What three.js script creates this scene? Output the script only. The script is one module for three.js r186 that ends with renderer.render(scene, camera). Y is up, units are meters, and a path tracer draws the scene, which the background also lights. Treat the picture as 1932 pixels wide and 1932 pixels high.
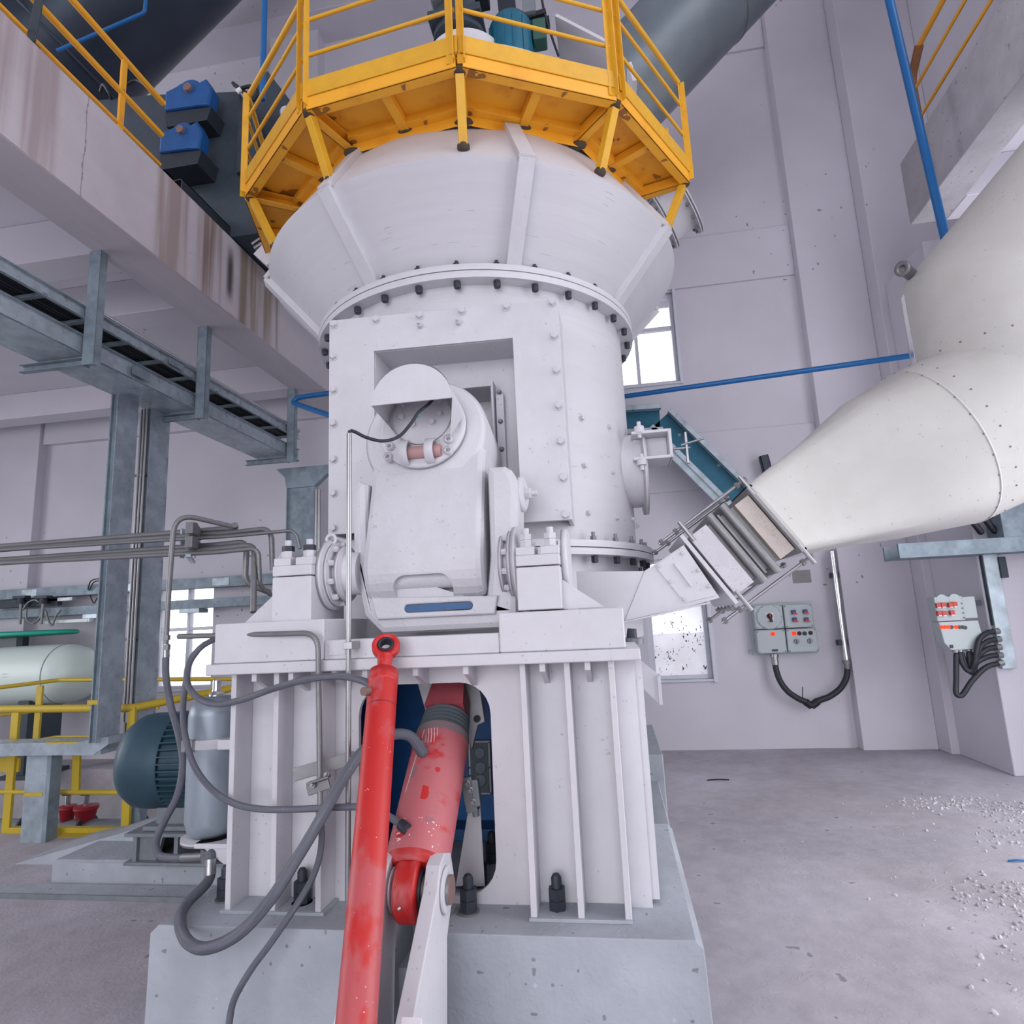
import * as THREE from 'three';
import { RoundedBoxGeometry } from 'three/addons/geometries/RoundedBoxGeometry.js';
import { mergeGeometries } from 'three/addons/utils/BufferGeometryUtils.js';
import { RectAreaLightUniformsLib } from 'three/addons/lights/RectAreaLightUniformsLib.js';
import { Brush, Evaluator, SUBTRACTION } from 'three-bvh-csg';

// ------------------------------------------------------------ camera, sky, light, exposure
const scene = new THREE.Scene();
const D2R = Math.PI / 180;
const camera = new THREE.PerspectiveCamera(78.18, 1, 0.05, 200);
camera.position.set(0, 1.6, 0);
camera.rotation.order = 'YXZ';
camera.rotation.set(9.94 * D2R, 8.79 * D2R, -2.66 * D2R);
scene.add(camera);

// overcast daylight: one even, bright, slightly cool sky
scene.background = new THREE.Color().setRGB(0.95, 0.955, 1.0);
scene.backgroundIntensity = 2.6;

const renderer = new THREE.WebGLRenderer({ antialias: true });
renderer.setSize(1932, 1932);
renderer.toneMapping = THREE.LinearToneMapping;
renderer.toneMappingExposure = 0.97;
renderer.shadowMap.enabled = true;
renderer.shadowMap.type = THREE.PCFSoftShadowMap;
RectAreaLightUniformsLib.init();

// daylight coming in through the openings of the hall (vehicle doors behind the camera and in the right wall, strip windows)
function daylight(x, y, z, w, h, tx, ty, tz, power) {
  const l = new THREE.RectAreaLight(new THREE.Color().setRGB(0.955, 0.95, 0.995), power, w, h);
  l.position.set(x, y, z); l.lookAt(tx, ty, tz); scene.add(l); return l;
}
daylight(-1.5, 3.2, 6.9, 8.0, 6.2, -1.5, 3.2, 0, 2.55);
daylight(4.25, 2.4, -3.0, 5.0, 4.4, 0, 2.4, -3.0, 2.1);
daylight(4.25, 8.6, 1.0, 8.0, 2.2, 0, 8.6, 1.0, 3.4);
daylight(-10.9, 2.6, -2.5, 5.0, 3.2, 0, 2.6, -2.5, 3.0);
daylight(-10.9, 8.2, -2.5, 7.0, 3.0, 0, 8.2, -2.5, 5.5);

// ------------------------------------------------------------ helpers
function rng(seed) { let a = seed >>> 0; return () => { a = (a + 0x6D2B79F5) >>> 0; let t = a; t = Math.imul(t ^ (t >>> 15), t | 1); t ^= t + Math.imul(t ^ (t >>> 7), t | 61); return ((t ^ (t >>> 14)) >>> 0) / 4294967296; }; }
const V = (p) => new THREE.Vector3(p[0], p[1], p[2]);
const names = {};
function numbered(n) { const k = names[n] = (names[n] ?? -1) + 1; return k ? n + '_' + String(k).padStart(3, '0') : n; }
function thing(name, label, category, base = [0, 0, 0], group) {
  const o = new THREE.Group(); o.name = numbered(name); o.position.set(...base); scene.add(o);
  o.userData = { label, category }; if (group) o.userData.group = group; return o;
}
function rootOf(o) { while (o.parent && o.parent !== scene) o = o.parent; return o; }
// geometry is written in world metres; a part keeps it relative to the base of its thing
function part(name, geo, m, parent, label) {
  const r = rootOf(parent), b = r.position;
  const g = geo.clone().translate(-b.x, -b.y, -b.z);
  const o = new THREE.Mesh(g, m); o.name = name; if (label) o.userData.label = label; parent.add(o); return o;
}
function solo(name, geo, m, label, category, group) {
  const o = new THREE.Mesh(geo, m); o.name = numbered(name); o.userData = { label, category }; if (group) o.userData.group = group; scene.add(o); return o;
}
function struct(name, geo, m, parent) {
  const o = new THREE.Mesh(geo, m); o.name = numbered(name);
  if (parent) { o.name = name; parent.add(o); } else { o.userData.kind = 'structure'; scene.add(o); }
  return o;
}
function put(name, geo, m, parent, pos, dir, label) {            // a shared geometry (built along +y) as a part at a place
  const b = rootOf(parent).position, o = new THREE.Mesh(geo, m);
  o.name = name; o.position.set(pos[0] - b.x, pos[1] - b.y, pos[2] - b.z);
  o.quaternion.setFromUnitVectors(new THREE.Vector3(0, 1, 0), V(dir).normalize());
  if (label) o.userData.label = label; parent.add(o); return o;
}
function copyOf(o, at, label, ry) {
  const c = o.clone(); c.name = numbered(o.name.replace(/_\d{3}$/, '')); c.position.set(...at); if (ry !== undefined) c.rotation.y = ry;
  c.userData = { ...o.userData }; if (label) c.userData.label = label; scene.add(c); return c;
}
function uvBox(g) {                                              // texture coordinates in metres by the way each face looks
  if (g.index) g = g.toNonIndexed();
  const p = g.attributes.position, n = g.attributes.normal, uv = new Float32Array(p.count * 2);
  for (let i = 0; i < p.count; i += 3) {
    let x = 0, y = 0, z = 0;
    for (let k = 0; k < 3; k++) { x += n.getX(i + k); y += n.getY(i + k); z += n.getZ(i + k); }
    x = Math.abs(x); y = Math.abs(y); z = Math.abs(z);
    for (let k = 0; k < 3; k++) {
      const j = i + k, X = p.getX(j), Y = p.getY(j), Z = p.getZ(j);
      const [u, v] = x >= y && x >= z ? [Z, Y] : y >= z ? [X, Z] : [X, Y];
      uv[2 * j] = u; uv[2 * j + 1] = v;
    }
  }
  g.setAttribute('uv', new THREE.BufferAttribute(uv, 2)); return g;
}
const join = (...g) => mergeGeometries(g.flat().map((q) => { const k = q.index ? q.toNonIndexed() : q; for (const a of Object.keys(k.attributes)) if (!['position', 'normal', 'uv'].includes(a)) k.deleteAttribute(a); return k; }));
function box(x0, x1, y0, y1, z0, z1, r = 0.006) {                // box with softened edges
  const w = Math.abs(x1 - x0), h = Math.abs(y1 - y0), d = Math.abs(z1 - z0); r = Math.min(r, w / 3, h / 3, d / 3);
  const g = r > 0.0005 ? new RoundedBoxGeometry(w, h, d, 1, r) : new THREE.BoxGeometry(w, h, d);
  return uvBox(g.translate((x0 + x1) / 2, (y0 + y1) / 2, (z0 + z1) / 2));
}
function aim(g, p, dir) { g.applyQuaternion(new THREE.Quaternion().setFromUnitVectors(new THREE.Vector3(0, 1, 0), V(dir).normalize())); return g.translate(...p); }
function cyl(p0, p1, r0, r1 = r0, seg = 24, open = false) {      // round bar between two points
  const a = V(p0), b = V(p1), L = a.distanceTo(b);
  return aim(new THREE.CylinderGeometry(r1, r0, L, seg, 1, open).translate(0, L / 2, 0), p0, b.sub(a).toArray());
}
function spin(p0, dir, profile, seg = 32) {                      // turned shape: profile of [radius, distance along dir]
  return aim(new THREE.LatheGeometry(profile.map((q) => new THREE.Vector2(Math.max(q[0], 0.0001), q[1])), seg), p0, dir);
}
function ring(p0, dir, ri, ro, h, seg = 48) { return spin(p0, dir, [[ri, 0], [ro, 0], [ro, h], [ri, h], [ri, 0]], seg); }
function flat(g) { g = g.index ? g.toNonIndexed() : g; g.computeVertexNormals(); return g; }
function lathe(profile, seg = 72, a0 = 0, aL = 360) {            // hard-edged turned shape round +y
  const parts = [];
  for (let i = 0; i < profile.length - 1; i++) parts.push(new THREE.LatheGeometry([profile[i], profile[i + 1]].map((q) => new THREE.Vector2(Math.max(q[0], 0.0001), q[1])), seg, a0 * D2R, aL * D2R));
  return join(parts);
}
function bar(p0, p1, w, h, up = [0, 1, 0], r = 0.004) {          // straight bar of rectangular section, h along up
  const a = V(p0), b = V(p1), z = b.clone().sub(a), L = z.length(); z.normalize();
  const x = V(up).cross(z).normalize(), y = z.clone().cross(x);
  r = Math.min(r, w / 3, h / 3);
  const g = r > 0.0006 ? new RoundedBoxGeometry(w, h, L, 1, r) : new THREE.BoxGeometry(w, h, L);
  uvBox(g); const q = uvBox(g);
  q.applyMatrix4(new THREE.Matrix4().makeBasis(x, y, z).setPosition(a.add(b).multiplyScalar(0.5))); return q;
}
function angle(p0, p1, w, t, up = [0, 1, 0]) {                   // L section
  const a = V(p0), b = V(p1), z = b.clone().sub(a).normalize(), x = V(up).cross(z).normalize(), y = z.clone().cross(x);
  const off = (s, q) => [p0, p1].map((p) => V(p).addScaledVector(q, s).toArray());
  const [c, d] = off(w / 2, x), [e, f] = off(w / 2, y);
  return join(bar(c, d, w, t, up, 0.001), bar(e, f, t, w, up, 0.001));
}
function channel(p0, p1, w, h, t, up = [0, 1, 0], open = 1) {    // U section: back plate plus two flanges
  const a = V(p0), b = V(p1), z = b.clone().sub(a).normalize(), x = V(up).cross(z).normalize(), y = z.clone().cross(x);
  const mv = (sx, sy) => [p0, p1].map((p) => V(p).addScaledVector(x, sx).addScaledVector(y, sy).toArray());
  const k = mv(-open * (w / 2 - t / 2), 0), u = mv(0, h / 2 - t / 2), l = mv(0, -h / 2 + t / 2);
  return join(bar(...k, t, h, up, 0.001), bar(...u, w, t, up, 0.001), bar(...l, w, t, up, 0.001));
}
function prism(pts, z0, z1, bevel = 0, holes = []) {             // outline in x,y pushed from z0 to z1
  const s = new THREE.Shape(pts.map((p) => new THREE.Vector2(p[0], p[1])));
  for (const h of holes) s.holes.push(h.isPath ? h : new THREE.Path(h.map((p) => new THREE.Vector2(p[0], p[1]))));
  const d = Math.abs(z1 - z0) - 2 * bevel;
  const g = new THREE.ExtrudeGeometry(s, { depth: d, bevelEnabled: bevel > 0, bevelSize: bevel, bevelThickness: bevel, bevelOffset: -bevel, bevelSegments: 2, curveSegments: 12 });
  return uvBox(g.translate(0, 0, Math.min(z0, z1) + bevel));
}
function prismX(pts, x0, x1, bevel = 0, holes = []) {            // outline in z,y pushed along x
  const g = prism(pts.map((p) => [-p[0], p[1]]), 0, Math.abs(x1 - x0), bevel, holes.map((h) => h.map((p) => [-p[0], p[1]])));
  return uvBox(g.rotateY(Math.PI / 2).translate(Math.min(x0, x1), 0, 0));
}
function rounded(x0, x1, y0, y1, r) {                            // rounded rectangle as points
  const o = [], c = [[x1 - r, y1 - r, 0], [x0 + r, y1 - r, 90], [x0 + r, y0 + r, 180], [x1 - r, y0 + r, 270]];
  for (const [cx, cy, a] of c) for (let k = 0; k <= 6; k++) o.push([cx + r * Math.cos((a + k * 15) * D2R), cy + r * Math.sin((a + k * 15) * D2R)]);
  return o;
}
function hexa(b, t) {                                            // eight corners: b four lower (counter-clockwise from above), t four upper
  const P = [...b, ...t], f = [[0, 3, 2, 1], [4, 5, 6, 7], [0, 1, 5, 4], [1, 2, 6, 5], [2, 3, 7, 6], [3, 0, 4, 7]], a = [];
  for (const [i, j, k, l] of f) a.push(...P[i], ...P[j], ...P[k], ...P[i], ...P[k], ...P[l]);
  const g = new THREE.BufferGeometry(); g.setAttribute('position', new THREE.Float32BufferAttribute(a, 3)); g.computeVertexNormals();
  g.setAttribute('uv', new THREE.Float32BufferAttribute(new Float32Array(a.length / 3 * 2), 2)); return uvBox(g);
}
function hose(pts, r, seg = 60, sides = 12) {
  const g = new THREE.TubeGeometry(new THREE.CatmullRomCurve3(pts.map(V), false, 'centripetal'), seg, r, sides, false);
  return join(g, new THREE.SphereGeometry(r, 12, 8).translate(...pts[0]), new THREE.SphereGeometry(r, 12, 8).translate(...pts[pts.length - 1]));
}
function pipe(pts, r, bend = 0.08, sides = 12) {                 // straight runs joined by bends
  const P = pts.map(V), path = new THREE.CurvePath(); let at = P[0];
  for (let i = 1; i < P.length - 1; i++) {
    const a = P[i - 1].clone().sub(P[i]), b = P[i + 1].clone().sub(P[i]), k = Math.min(bend, a.length() * 0.49, b.length() * 0.49);
    const s = P[i].clone().addScaledVector(a.normalize(), k), e = P[i].clone().addScaledVector(b.normalize(), k);
    path.add(new THREE.LineCurve3(at, s)); path.add(new THREE.QuadraticBezierCurve3(s, P[i].clone(), e)); at = e;
  }
  path.add(new THREE.LineCurve3(at, P[P.length - 1]));
  const g = [];
  for (const c of path.curves) g.push(new THREE.TubeGeometry(c, c.isLineCurve3 ? 1 : 8, r, sides, false));
  const e = P.length - 1;
  g.push(aim(new THREE.CircleGeometry(r, sides).rotateX(-Math.PI / 2), P[e].toArray(), P[e].clone().sub(P[e - 1]).toArray()));
  g.push(aim(new THREE.CircleGeometry(r, sides).rotateX(-Math.PI / 2), P[0].toArray(), P[0].clone().sub(P[1]).toArray()));
  return join(g);
}
function hexHead(r, h, washer = 1.35) {                          // bolt head with washer, standing on the surface along +y
  const g = [new THREE.CylinderGeometry(r * 0.86, r, h * 0.2, 6).translate(0, h * 0.9 + 0.004, 0), new THREE.CylinderGeometry(r, r, h * 0.8, 6).translate(0, h * 0.4 + 0.004, 0)].map((k) => flat(k));
  if (washer) g.push(new THREE.CylinderGeometry(r * washer, r * washer, 0.005, 18).translate(0, 0.002, 0));
  return join(g);
}
const ev = new Evaluator(); ev.useGroups = false; ev.attributes = ['position', 'normal', 'uv'];
function cut(a, ...bs) { let r = new Brush(a); r.updateMatrixWorld(); for (const b of bs) { const q = new Brush(b); q.updateMatrixWorld(); r = ev.evaluate(r, q, SUBTRACTION); } return r.geometry; }

// ------------------------------------------------------------ materials
function lattice(seed, n) { const r = rng(seed), a = new Float32Array(n * n); for (let i = 0; i < a.length; i++) a[i] = r(); return (x, y) => { const x0 = Math.floor(x), y0 = Math.floor(y), fx = x - x0, fy = y - y0, s = fx * fx * (3 - 2 * fx), t = fy * fy * (3 - 2 * fy), q = (i, j) => a[((j % n) + n) % n * n + ((i % n) + n) % n]; return (q(x0, y0) * (1 - s) + q(x0 + 1, y0) * s) * (1 - t) + (q(x0, y0 + 1) * (1 - s) + q(x0 + 1, y0 + 1) * s) * t; }; }
function fbm(seed, base, oct = 4) { const L = []; for (let i = 0; i < oct; i++) L.push(lattice(seed + i * 17, base << i)); return (u, v) => { let s = 0, w = 0.5, t = 0; for (let i = 0; i < oct; i++) { s += w * L[i](u * (base << i), v * (base << i)); t += w; w *= 0.55; } return s / t; }; }
function tex(size, fn, { srgb = true, repeat = [1, 1], height = size } = {}) {
  const d = new Uint8Array(size * height * 4);
  for (let j = 0; j < height; j++) for (let i = 0; i < size; i++) { const c = fn(i / size, j / height), k = (j * size + i) * 4; for (let q = 0; q < 3; q++) d[k + q] = Math.max(0, Math.min(255, Math.round((c.length ? c[q] : c) * 255))); d[k + 3] = 255; }
  const t = new THREE.DataTexture(d, size, height, THREE.RGBAFormat);
  t.wrapS = t.wrapT = THREE.RepeatWrapping; t.magFilter = THREE.LinearFilter; t.minFilter = THREE.LinearMipmapLinearFilter; t.generateMipmaps = true;
  if (srgb) t.colorSpace = THREE.SRGBColorSpace; t.repeat.set(...repeat); t.needsUpdate = true; return t;
}
const mixc = (a, b, t) => a.map((x, i) => x + (b[i] - x) * Math.max(0, Math.min(1, t)));
const sst = (a, b, x) => { x = Math.max(0, Math.min(1, (x - a) / (b - a))); return x * x * (3 - 2 * x); };
const n1 = fbm(11, 4, 5), n2 = fbm(23, 8, 4), n3 = fbm(37, 16, 4), n4 = fbm(51, 3, 4), n5 = fbm(77, 64, 2);
const mat = (color, rough = 0.6, metal = 0, o = {}) => new THREE.MeshStandardMaterial({ color, roughness: rough, metalness: metal, ...o });

const tPaint = tex(512, (u, v) => { let g = 0.965 + 0.05 * (n1(u, v) - 0.5) + 0.03 * (n3(u, v) - 0.5); return n5(u, v) > 0.86 && n1(u, v) > 0.52 ? g - 0.12 : g; });
const tPaintBump = tex(256, (u, v) => 0.5 + 0.5 * (n2(u, v) - 0.5) + 0.3 * (n5(u, v) - 0.5), { srgb: false });
const tConcrete = tex(1024, (u, v) => { const a = n1(u, v), b = n3(u, v), p = n5(u, v); let g = 0.9 + 0.2 * (a - 0.5) + 0.09 * (b - 0.5); if (p > 0.84 && b > 0.5) g -= 0.2; if (p < 0.1 && b > 0.52) g += 0.14; return [g, g * 0.995, g * 0.985]; }, { repeat: [0.5, 0.5] });
const tConcreteBump = tex(512, (u, v) => 0.5 + 0.5 * (n1(u, v) - 0.5) + 0.35 * (n5(u, v) - 0.5) - (n3(u, v) > 0.66 ? 0.18 : 0), { srgb: false });
const tWall = tex(1024, (u, v) => { const a = n4(u, v), b = n2(u, v); let g = 0.95 + 0.07 * (a - 0.5) + 0.04 * (b - 0.5); const p = n5(u, v); if (p > 0.87 && a > 0.54) g -= 0.3; return [g, g * 0.995, g * 0.995]; }, { repeat: [0.25, 0.25] });
const tFloor = tex(1024, (u, v) => { const a = n4(u, v), b = n1(v, u), c = n3(u, v), d = n5(u, v); let k = mixc([0.88, 0.865, 0.86], [0.97, 0.965, 0.97], sst(0.35, 0.65, a)); k = mixc(k, [0.82, 0.82, 0.83], 0.35 * sst(0.55, 0.7, b)); const g = 0.1 * (c - 0.5) + 0.08 * (d - 0.5); if (d > 0.87 && c > 0.52) return k.map((x) => x - 0.16); if (d < 0.09 && c > 0.5) return k.map((x) => x + 0.13); return k.map((x) => x + g); }, { repeat: [0.2, 0.2] });
const tGalv = tex(512, (u, v) => { const a = n2(u, v), b = n3(v, u), g = 0.86 + 0.2 * (a - 0.5) + 0.22 * (b - 0.5); return [g, g * 1.0, g * 1.005]; });
const tGalvRough = tex(256, (u, v) => 0.75 + 0.5 * (n3(u, v) - 0.5), { srgb: false });
const tDust = tex(1024, (u, v) => { const a = n1(u, v), b = n3(u, v), c = n5(u, v); let k = mixc([0.74, 0.13, 0.12], [0.74, 0.36, 0.38], sst(0.5, 0.78, a * 0.75 + b * 0.3)); if (c > 0.94 && b > 0.5) k = [0.86, 0.8, 0.8]; if (c < 0.06) k = [0.55, 0.3, 0.3]; return k; });
const tYellow = tex(512, (u, v) => { const a = n2(u, v), b = n4(u, v); let k = mixc([0.93, 0.66, 0.16], [0.84, 0.54, 0.14], sst(0.45, 0.75, a * 0.6 + b * 0.4)); if (a > 0.74) k = mixc(k, [0.36, 0.22, 0.10], 0.6); return k; });
const tYellowClean = tex(256, (u, v) => { const a = n3(u, v); return [0.84 + 0.08 * (a - 0.5), 0.63 + 0.08 * (a - 0.5), 0.14]; });
const tHose = tex(256, (u, v) => { const a = n3(u, v), c = n5(v, u); const g = 0.37 + 0.16 * (a - 0.5); return c > 0.92 ? [0.66, 0.66, 0.68] : [g, g * 1.02, g * 1.13]; });
const tSteel = tex(256, (u, v) => 0.86 + 0.16 * (n3(u, v) - 0.5));
const tDark = tex(256, (u, v) => { const a = n2(u, v); return [0.20 + 0.06 * a, 0.23 + 0.06 * a, 0.28 + 0.06 * a]; });

const tSpeck = tex(512, (u, v) => { const a = n2(u, v), c = n5(u * 2 % 1, v * 2 % 1); const g = 0.95 + 0.08 * (a - 0.5); return c > 0.8 && a > 0.45 ? [0.62, 0.6, 0.6] : c < 0.12 ? [0.8, 0.78, 0.77] : [g, g, g]; }, { repeat: [2, 2] });
const M = {
  white: mat(0xd0cfd5, 0.5, 0, { map: tPaint, bumpMap: tPaintBump, bumpScale: 0.0012 }),
  cast: mat(0xd0cfd5, 0.5, 0, { map: tPaint, bumpMap: tConcreteBump, bumpScale: 0.003 }),
  cone: mat(0xcfccd0, 0.55, 0, { map: tPaint }),
  concrete: mat(0xc2c0c8, 0.92, 0, { map: tConcrete, bumpMap: tConcreteBump, bumpScale: 0.004 }),
  plinth: mat(0xb4bbc6, 0.9, 0, { map: tConcrete, bumpMap: tConcreteBump, bumpScale: 0.004 }),
  wall: mat(0xd4d2dc, 0.95, 0, { map: tWall }),
  floor: mat(0xc2bfc8, 0.92, 0, { map: tFloor, bumpMap: tConcreteBump, bumpScale: 0.004 }),
  galv: mat(0xbccbd4, 0.42, 0.25, { map: tGalv, roughnessMap: tGalvRough }),
  galvDull: mat(0x98a9b4, 0.55, 0.2, { map: tGalv }),
  steel: mat(0xb9babd, 0.35, 0.8, { map: tSteel }),
  steelDull: mat(0x9a9a9c, 0.5, 0.6, { map: tSteel }),
  chrome: mat(0xd8d8da, 0.18, 1),
  nut: mat(0x4a4f5a, 0.55, 0.55, { map: tSteel }),
  nutGrey: mat(0x8b9096, 0.5, 0.5, { map: tSteel }),
  rust: mat(0x9a7f78, 0.7, 0.4, { map: tSteel }),
  red: mat(0xffffff, 0.42, 0, { map: tDust }),
  redLens: mat(0xd02a20, 0.3, 0),
  yellow: mat(0xffffff, 0.5, 0, { map: tYellow }),
  yellowClean: mat(0xffffff, 0.5, 0, { map: tYellowClean }),
  lemon: mat(0xc9ad30, 0.5, 0, { map: tPaint }),
  burnt: mat(0x574a40, 0.8, 0.1, { map: tSteel }),
  hose: mat(0xffffff, 0.75, 0, { map: tHose }),
  rubber: mat(0x23262e, 0.55, 0),
  insul: mat(0xcbcac6, 0.5, 0, { map: tPaint }),
  bellows: mat(0xa6a6a8, 0.45, 0.4, { map: tSteel }),
  bluePipe: mat(0x065f9e, 0.4, 0),
  blue: mat(0x2474c4, 0.45, 0, { map: tSteel }),
  blueDark: mat(0x2a659c, 0.5, 0, { map: tSteel }),
  pillow: mat(0x0a5ba2, 0.5, 0, { map: tSteel }),
  teal: mat(0x1b708c, 0.5, 0, { map: tSteel }),
  motor: mat(0x3a5a6a, 0.5, 0.1, { map: tSteel }),
  slate: mat(0x3d4a56, 0.6, 0.1, { map: tSteel }),
  slateDark: mat(0x2a323d, 0.6, 0.1, { map: tSteel }),
  duct: mat(0x7f8a90, 0.5, 0.35, { map: tConcrete }),
  black: mat(0x1a1d22, 0.6, 0),
  grey: mat(0x8c949a, 0.55, 0.1, { map: tSteel }),
  panelGrey: mat(0xb2bcbf, 0.5, 0.05, { map: tPaint }),
  tank: mat(0xd3e2dc, 0.4, 0, { map: tPaint }),
  green: mat(0x119a80, 0.4, 0),
  frame: mat(0xc6c8d2, 0.45, 0.1),
  glass: new THREE.MeshPhysicalMaterial({ color: 0xffffff, transmission: 1, roughness: 0.02, thickness: 0, ior: 1.5 }),
  brass: mat(0xb07e58, 0.4, 0.8),
};

// ------------------------------------------------------------ the hall (structure)
const floorSlab = join(box(-11.6, 4.8, -0.3, 0, -5.2, 7.0, 0), box(-3.75, 4.8, -0.3, 0, -8.6, -5.2, 0), box(-11.6, -3.75, -0.3, 0, -8.6, -7.5, 0));
struct('floor', floorSlab, M.floor);
struct('pit', join(box(-11.6, -3.75, -1.3, -1.2, -7.6, -5.1, 0), box(-11.6, -3.75, -1.3, -0.3, -7.6, -7.5, 0), box(-11.6, -3.75, -1.3, -0.3, -5.2, -5.1, 0), box(-3.75, -3.65, -1.3, -0.3, -7.6, -5.1, 0)), M.concrete);
struct('yard', join(box(-60, 60, -0.5, -0.31, 7.5, 60, 0), box(-60, 60, -0.5, -0.31, -70, -8.7, 0), box(-60, -11.7, -0.5, -0.31, -8.7, 7.5, 0), box(4.9, 60, -0.5, -0.31, -8.7, 7.5, 0)), M.concrete);
struct('ceiling', box(-11.6, 4.8, 12, 12.3, -8.6, 7.0, 0), M.wall);
// far wall: infill between columns, with window openings
const farHoles = [rounded(0.08, 1.06, 4.62, 5.9, 0.005), rounded(0.36, 1.11, 0.82, 2.3, 0.005), rounded(-6.86, -5.55, 0.9, 2.35, 0.005)];
struct('wall_far', prism([[-11.6, -0.3], [4.8, -0.3], [4.8, 12.3], [-11.6, 12.3]], -8.6, -8.15, 0, farHoles), M.wall);
// concrete frame on the far wall
struct('pilaster', box(2.64, 3.42, 0, 12, -8.2, -7.97, 0.01), M.wall);
struct('pilaster', box(-1.6, -0.9, 0, 12, -8.2, -7.88, 0.01), M.wall);
struct('pilaster', box(-9.6, -8.45, 0, 12, -8.2, -8.0, 0.01), M.wall);
struct('pilaster', box(-4.75, -3.95, 5.4, 12, -8.2, -7.9, 0.01), M.wall);
struct('ring_beam', box(-0.9, 2.64, 5.92, 6.64, -8.2, -8.12, 0.01), M.wall);
struct('ring_beam', box(-0.9, 2.64, 3.15, 3.9, -8.2, -8.125, 0.01), M.wall);
struct('ring_beam', box(-0.9, 2.64, 9.4, 10.1, -8.2, -8.11, 0.01), M.wall);
struct('ring_beam', box(-8.45, -1.6, 4.6, 5.12, -8.2, -8.05, 0.01), M.wall);
struct('ring_beam', box(-11, -0.9, 10.9, 11.7, -8.2, -7.6, 0.01), M.wall);
// right side: column, wall, upper floor edge
struct('column', box(3.5, 3.95, 0, 5.4, -7.7, -6.76, 0.012), M.wall);
struct('column', box(3.42, 4.3, 0, 12, -8.2, -7.7, 0.012), M.wall);
struct('wall_right', prismX([[7.0, -0.3], [-8.6, -0.3], [-8.6, 12.3], [7.0, 12.3]], 4.3, 4.8, 0, [[[5, 7.5], [-3, 7.5], [-3, 9.7], [5, 9.7]], [[-0.5, 0.02], [-5.5, 0.02], [-5.5, 4.6], [-0.5, 4.6]]]), M.wall);
struct('wall_left', prismX([[7.0, -0.3], [-8.6, -0.3], [-8.6, 12.3], [7.0, 12.3]], -11.5, -11, 0, [[[0, 1], [-5, 1], [-5, 4.2], [0, 4.2]], [[1, 6.7], [-6, 6.7], [-6, 9.7], [1, 9.7]]]), M.wall);
struct('wall_front', prism([[-11.6, -0.3], [4.8, -0.3], [4.8, 12.3], [-11.6, 12.3]], 7.0, 7.4, 0, [[[-5.5, 0.02], [2.5, 0.02], [2.5, 6.3], [-5.5, 6.3]]]), M.wall);
// left upper floor: edge beam with stains, slab, cross beams
const tBeam = tex(2048, (u, v) => {                              // u runs 12 m along the beam from its far end, v from the soffit up: runs of rusty water, form marks
  const z = -8 + u * 12, a = n1((u * 6) % 1, v * 0.4), b = n3((u * 6) % 1, v * 0.4), c = n4((u * 2) % 1, v * 0.2); let g = 0.95 + 0.06 * (a - 0.5) + 0.05 * (b - 0.5) + 0.05 * (c - 0.5);
  let k = [g, g * 0.985, g * 0.985]; if (n5((u * 6) % 1, v * 0.4) > 0.94 && a > 0.5) k = k.map((x) => x * 0.7);
  const run = n2((u * 12) % 1, 0.2 + 0.015 * v), fine = n3((u * 12) % 1, 0.7 + 0.03 * v), reach = sst(0, 0.5, (u * 97) % 1 * 0 + run * 1.4 - (1 - v) * 0.35);
  const zone = (x0, x1, q) => sst(x0, x0 + 0.08, z) * sst(x1, x1 - 0.08, z) * q * reach;
  const streak = 0.35 + 0.9 * sst(0.35, 0.62, fine * 0.6 + run * 0.4);
  k = mixc(k, [0.74, 0.66, 0.61], zone(-4.5, -4.05, 0.6) * streak); k = mixc(k, [0.62, 0.53, 0.47], zone(-4.97, -4.55, 0.75) * streak);
  k = mixc(k, [0.64, 0.57, 0.47], zone(-6.0, -5.2, 0.65) * streak); k = mixc(k, [0.28, 0.25, 0.24], zone(-5.16, -5.0, 0.85) * sst(0.38, 0.56, fine + 0.25 * (b - 0.5)) * sst(0.1, 0.35, v) * sst(0.95, 0.6, v));
  k = mixc(k, [0.76, 0.69, 0.67], zone(-3.2, -1.4, 0.55) * streak);
  if (Math.abs(z + 3.38 + 0.02 * (b - 0.5)) < 0.004) k = k.map((x) => x * 0.7);
  return k; }, { height: 256 });
const beamFace = (() => { const g = box(-3.82, -3.41, 4.6, 5.4, -8.1, 6.9, 0.012), p = g.attributes.position, uv = g.attributes.uv; for (let i = 0; i < p.count; i++) { const soffit = g.attributes.normal.getY(i) < -0.5; uv.setXY(i, soffit ? 0.68 + (p.getZ(i) + 8) / 50 : (p.getZ(i) + 8) / 12, soffit ? (p.getX(i) + 3.9) / 0.8 : (p.getY(i) - 4.6) / 0.8); } return g; })();
struct('edge_beam', beamFace, mat(0xcbc8d0, 0.92, 0, { map: tBeam, bumpMap: tConcreteBump, bumpScale: 0.003 }));
struct('upper_slab', box(-11, -3.82, 5.12, 5.4, -8.15, 6.9, 0), M.wall);
for (const z of [-4.445, -5.391, -7.6]) struct('cross_beam', box(-11, -3.82, 4.75, 5.12, z, z + 0.3, 0.01), M.wall);
// right upper floor
struct('edge_beam', box(2.74, 3.02, 4.81, 5.4, -5.43, 6.9, 0.012), M.concrete);
struct('upper_slab', box(3.02, 4.3, 5.15, 5.4, -5.43, 6.9, 0), M.wall);
struct('cross_beam', box(3.02, 4.3, 4.81, 5.15, -5.43, -5.1, 0.01), M.wall);
// roof beams
for (const z of [-4.6, -1.2]) struct('roof_beam', box(-11, 4.3, 11.2, 12, z - 0.25, z + 0.25, 0.01), M.wall);

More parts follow.
